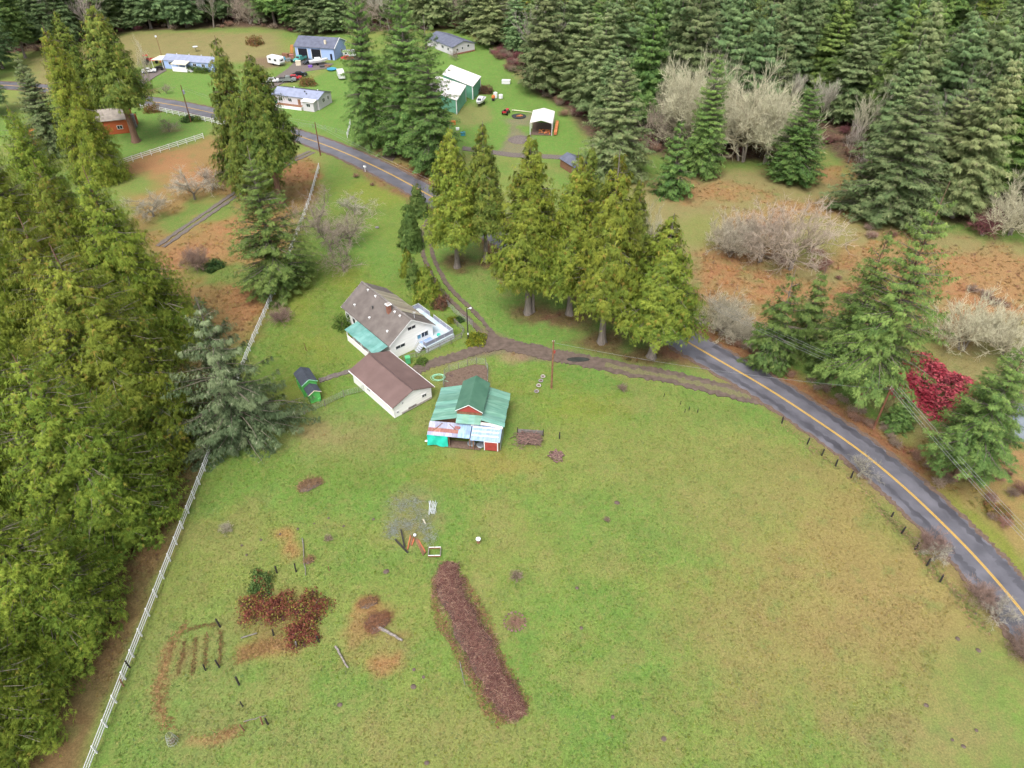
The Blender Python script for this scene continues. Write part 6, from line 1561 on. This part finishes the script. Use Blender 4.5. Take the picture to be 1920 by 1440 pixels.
def caravan(label, px, rz, s=1.0, mt='car_white'):
    o = thing('camper_trailer', label, 'trailer', (*G2(*px), 0), rz, 'white trailers', (s, s, s))
    MB().prism_y([(-2.8, .5), (2.5, .5), (2.9, 1.1), (2.6, 2.4), (2.2, 2.7), (-2.6, 2.7), (-2.9, 2.4)], -1.15, 1.15).build('body', mt, o)
    for x in (-1.6, .9): MB().box((x, -1.17, 1.75), (1.0, .05, .6)).build('window', 'glass', o)
    MB().box((-.3, -1.17, 1.45), (.65, .05, 1.7)).build('door', 'pvc', o); MB().box((2.78, 0, 1.7), (.06, 1.3, .6)).build('front_window', 'glass', o)
    for sy in (-1, 1): MB().tube((-.4, sy * .95, .35), (-.4, sy * 1.16, .35), .35, n=10).build('wheel', 'black', o)
    MB().tube((2.6, 0, .5), (3.7, 0, .45), .06, n=5).build('drawbar', 'dark_steel', o)
    return o
caravan('white camper trailer parked at the left edge of the asphalt yard', (519, 121), -.55)
caravan('white cargo trailer on the lawn left of the slim dark fir', (640, 146), 1.9, .85)
caravan('white trailer beyond the slim dark fir beside the workshop', (656, 106), .2, .75)
tr2 = thing('tractor', 'orange red tractor parked beyond the carport of the pale blue home', 'tractor', (*G2(284, 119), 0), .4, None, (1.2, 1.2, 1.2))
MB().prism_y([(-.4, .7), (1.9, .7), (1.95, 1.3), (-.4, 1.4)], -.4, .4).build('hood', 'car_red', tr2); MB().box((-1.0, 0, 1.0), (1.2, .9, .7)).build('rear_body', 'car_red', tr2); MB().box((-1.0, 0, 2.25), (1.3, 1.2, .08)).build('canopy', 'car_red', tr2)
for x in (-1.5, -.5):
    for y in (-.5, .5): MB().tube((x, y, 1.3), (x, y, 2.2), .04, n=4).build('canopy_post', 'black', tr2)
for sy in (-1, 1): MB().tube((-1.1, sy * .6, .75), (-1.1, sy * .95, .75), .75, n=12).build('rear_wheel', 'black', tr2); MB().tube((1.4, sy * .5, .42), (1.4, sy * .75, .42), .42, n=10).build('front_wheel', 'black', tr2)
MB().prism_y([(2.2, .2), (2.9, .15), (2.8, .8), (2.3, .7)], -.9, .9).build('loader_bucket', 'orange_paint', tr2)
tr3 = thing('garden_tractor', 'small red tractor standing left of the fire pit', 'tractor', (*G2(949, 213), 0), 1.2, None, (1.1, 1.1, 1.1))
MB().prism_y([(-.2, .5), (1.3, .5), (1.35, .95), (-.2, 1.0)], -.35, .35).build('hood', 'car_red', tr3); MB().box((-.8, 0, .7), (1.0, 1.0, .35)).build('fender', 'car_red', tr3); MB().box((-.7, 0, 1.05), (.45, .5, .5)).build('seat', 'black', tr3)
for sy in (-1, 1): MB().tube((-.8, sy * .45, .5), (-.8, sy * .75, .5), .5, n=10).build('rear_wheel', 'black', tr3); MB().tube((1.0, sy * .4, .3), (1.0, sy * .6, .3), .3, n=10).build('front_wheel', 'black', tr3)
rooted_box('wooden_crate', 'pale wooden crate in front of the teal pickup', 'crate', (560, 122), (1.6, 1.3, 1.4), 'cream', .2)
rooted_box('storage_box', 'purple box on the asphalt beside the white boat', 'box', (582, 126), (1.3, .9, .6), 'purple', .2)
rooted_box('storage_box', 'white chest on the lawn left of the dark forest edge', 'box', (949, 156), (2.6, 1.4, 1.0), 'car_white', -.1)
rooted_box('storage_box', 'teal box on the lawn below the near green barn', 'box', (868, 253), (1.2, 1.0, .7), 'blue_plastic', .2)
rooted_box('storage_box', 'orange box in front of the near green barn', 'box', (849, 233), (1.4, 1.0, .9), 'orange_paint', .5)
rooted_box('storage_box', 'small white box in front of the near green barn', 'box', (858, 243), (.9, .7, .5), 'car_white', .1)
for k, (u, v, mt, d) in enumerate([(536, 105, 'brown_wood', (2.2, 1.2, .9)), (541, 114, 'steel', (1.6, 1.1, .8)), (547, 108, 'rust_sheet', (1.5, 1.0, 1.0)), (533, 112, 'blue_plastic', (.9, .9, .8)), (549, 116, 'black', (1.2, .9, .7)), (604, 126, 'dark_steel', (1.5, .8, .5)), (614, 124, 'brown_wood', (1.8, .7, .4))]):
    rooted_box('junk_box', ['brown lumber box left of the workshop', 'grey metal box in the junk by the workshop', 'rusty box in the junk by the workshop', 'blue tub in the junk by the workshop', 'black case in the junk by the workshop', 'dark metal case behind the boat trailer', 'brown plank crate right of the boat trailer'][k], 'box', (u, v), d, mt, rr.uniform(-.6, .6), 'junk in the asphalt yard')
wpn = thing('lumber_rack', 'leaning orange lumber at the left wall of the workshop', 'lumber', (*G2(547, 100), 0), -.2)
for k in range(6): MB().tube((-.6 + .22 * k, 0, 0), (-.4 + .2 * k, 1.0, 2.6), .08, n=4).build('board', 'orange_wood', wpn)
pl_ = thing('paddling_pool', 'blue plastic paddling pool on the lawn by the workshop', 'pool', (*G2(622, 131), 0)); MB().lathe((0, 0, 0), [(1.3, 0), (1.5, .35), (1.58, .35), (1.5, .28), (1.3, .08)], 16).build('basin', 'blue_plastic', pl_); MB().lathe((0, 0, .32), [(1.5, 0), (1.62, .03), (1.62, .07), (1.5, .1)], 16).build('rim', 'blue_plastic', pl_)
for lb, px, mt, r, h in [('tall white drum beside the dry brown bush', (929, 183), 'car_white', .6, 1.5), ('short white drum right of the tall one', (939, 184), 'car_white', .65, 1.0)]:
    o = thing('drum', lb, 'drum', (*G2(*px), 0), 0, 'white drums'); MB().lathe((0, 0, 0), [(r, 0), (r, h * .3), (r * 1.05, h * .33), (r, h * .36), (r, h), (r * .6, h + .1)], 12).build('shell', mt, o); MB().lathe((0, 0, h + .08), [(r * .3, 0), (r * .3, .08)], 8).build('lid', 'pvc', o)
o = thing('cement_mixer', 'orange cement mixer in front of the tall white drum', 'mixer', (*G2(925, 188), 0)); MB().lathe((0, 0, .5), [(.3, 0), (.6, .35), (.55, .7), (.35, 1.0)], 10).build('bowl', 'orange_paint', o); MB().box((0, 0, .3), (.9, .7, .5)).build('base', 'dark_steel', o)
for sy in (-1, 1): MB().tube((0, sy * .4, .25), (0, sy * .5, .25), .25, n=8).build('wheel', 'black', o)
lr = lying('pole', 'pale rail pole lying from the tractor to the white canopy', 'pole', (960, 208), (997, 212), .25, .12, 'cream')
gp = thing('gravel_heap', 'low grey heap of gravel below the fire pit', 'gravel', (*G2(975, 262), 0)); MB().lathe((0, 0, -.05), [(3.2, 0), (2.2, .5), (1.2, .85), (.3, 1.05)], 16, 1, .9).build('heap', 'gravel', gp)
o = thing('satellite_dish', 'pale dish on a short post in the far meadow behind the blue home', 'dish', (*G2(368, 96), 0)); MB().tube((0, 0, 0), (0, 0, 1.2), .08, n=6).build('post', 'dark_steel', o); MB().lathe((0, 0, 1.1), [(.2, 0), (.7, .2), (.9, .45)], 12).build('bowl', 'pvc', o)
o = thing('utility_cart', 'dark quad bike parked in front of the carport of the pale blue home', 'quad bike', (*G2(299, 131), 0), .3, None, (1.2, 1.2, 1.2)); MB().prism_y([(-.9, .4), (.9, .4), (.95, .8), (.2, .95), (-.9, .85)], -.4, .4).build('body', 'black', o); MB().tube((.35, -.35, 1.15), (.35, .35, 1.15), .03, n=4).build('handlebar', 'dark_steel', o)
for x in (-.7, .7):
    for sy in (-1, 1): MB().tube((x, sy * .4, .3), (x, sy * .65, .3), .3, n=9).build('wheel', 'black', o)

# ------------------------------------------------------------------ grass tufts over the near field: nobody could count them
def tufts(name, label, n, box, seed, size, tall=1.0, only_rust=False):
    q = np.random.default_rng(seed); x, y = q.uniform(box[0], box[1], n), q.uniform(box[2], box[3], n)
    if box[2] < 60: y = box[2] + (box[3] - box[2]) * q.random(n) ** 1.25
    rdist = np.abs(line_sd(x, y, ROAD)[0]); keep = (rdist > 3.6) & (np.abs(x) < .72 * y + 16)
    for ln in (DRIVE_E, DRIVE_N, DRIVE_W, PATH_L): keep &= np.abs(line_sd(x, y, ln)[0]) > 2.1
    for cx, cy, rad in ((-20.7, 99.2, 10), (-18.2, 83.6, 7), (-5.7, 75.5, 6.5), (-31, 83.5, 2.6)): keep &= np.hypot(x - cx, y - cy) > rad
    x, y = x[keep], y[keep]; c = ground_colour(x, y); n = len(x)
    if only_rust:
        w = c[:, 0] > c[:, 1] * 1.22; x, y, c = x[w], y[w], c[w]; n = len(x)
    P = np.stack([x, y, np.full(n, -.1)], 1); a = q.random(n) * 6.28
    D = unit(np.stack([np.cos(a) * .8, np.sin(a) * .8, q.uniform(.25, .9, n) * tall], 1)); N = unit(np.stack([-np.cos(a) * .5, -np.sin(a) * .5, np.ones(n)], 1))
    c = c * q.uniform(.85, 1.5, (n, 1)) * np.array([1, 1, 1]) + q.normal(0, .012, (n, 3)); c = np.clip(c, .01, .6)
    V, F, T = sprays(P, D, N, size * q.uniform(.6, 1.5, n), size * .16, c, (-1.1, 0, 1.0), q)
    return tag(put(name, np_mesh(name, V, F, M['grass'], tint=T)), label, 'grass', kind='stuff')
tufts('grass_tufts', 'uneven tufts of grass over the whole field', 130000, (-56, 75, 20, 125), 61, .2)
tufts('bracken_tufts', 'dry rust coloured bracken and long grass in the rough fields', 26000, (-75, 100, 60, 185), 62, .6, .8, True)

def line_tufts(name, label, lines, n, spread, size, cols, seed):
    """withered grass along old bed edges"""
    q = np.random.default_rng(seed); P = []
    for ln in lines:
        L = smooth_line(pxpoly(ln), 8); d = np.linalg.norm(np.diff(L, axis=0), axis=1).sum(); m = int(n * d)
        t = q.random(m) * (len(L) - 1); P.append(np.stack([np.interp(t, np.arange(len(L)), L[:, k]) for k in (0, 1)], 1) + q.normal(0, spread, (m, 2)) * (.4 + 1.2 * vnoise(t * 3.0, np.full(m, 5.0 * seed), 4.0))[:, None])
    P = np.concatenate(P); m = len(P); a = q.random(m) * 6.28
    D = unit(np.stack([np.cos(a), np.sin(a), q.uniform(.1, .6, m)], 1)); N = unit(np.stack([-np.cos(a) * .4, -np.sin(a) * .4, np.ones(m)], 1))
    c = np.array(cols)[q.integers(0, len(cols), m)] * q.uniform(.6, 1.35, (m, 1))
    V, F, T = sprays(np.concatenate([P, np.full((m, 1), -.09)], 1), D, N, size * q.uniform(.6, 1.4, m), size * .12, c, (-1.0, 0, .9), q)
    return tag(put(name, np_mesh(name, V, F, M['grass'], tint=T)), label, 'grass', kind='stuff')
line_tufts('dry_grass_edge', 'straw coloured dead grass along the edges of the old garden beds', [[(350, 1170), (322, 1205), (308, 1250), (296, 1290), (302, 1330), (316, 1365)], [(345, 1390), (385, 1388), (420, 1376), (452, 1364)], [(440, 1240), (485, 1222), (530, 1206)], [(440, 1228), (490, 1208), (526, 1200)]], 48, .34, .24, [(.26, .15, .07), (.3, .19, .09), (.2, .12, .05)], 71)
line_tufts('garden_row_growth', 'brown withered growth in the rows of the old garden beds', [[(346, 1198), (341, 1230), (333, 1265)], [(367, 1193), (364, 1230), (359, 1262)], [(386, 1190), (385, 1225), (383, 1250)], [(414, 1180), (413, 1215), (410, 1246)], [(352, 1180), (380, 1172), (410, 1170)]], 45, .13, .2, [(.15, .10, .045), (.19, .12, .05), (.13, .11, .04)], 72)
line_tufts('weed_fringe', 'dead and green weeds growing along the edges of the brush row', [[(812, 1085), (820, 1150), (850, 1210), (885, 1270), (915, 1330), (950, 1352)], [(868, 1080), (900, 1140), (925, 1200), (950, 1260), (985, 1320)]], 120, .22, .28, [(.2, .2, .05), (.26, .17, .08), (.13, .19, .04), (.2, .08, .06)], 73)
line_tufts('verge_weeds', 'rough weeds along the left road verge between the black posts', [[(1466, 790), (1540, 850), (1612, 905), (1690, 985), (1740, 1050), (1790, 1105), (1850, 1180)], [(1640, 945), (1700, 1000), (1735, 1040)]], 60, .5, .34, [(.17, .2, .06), (.27, .16, .1), (.22, .19, .09), (.14, .18, .05)], 74)
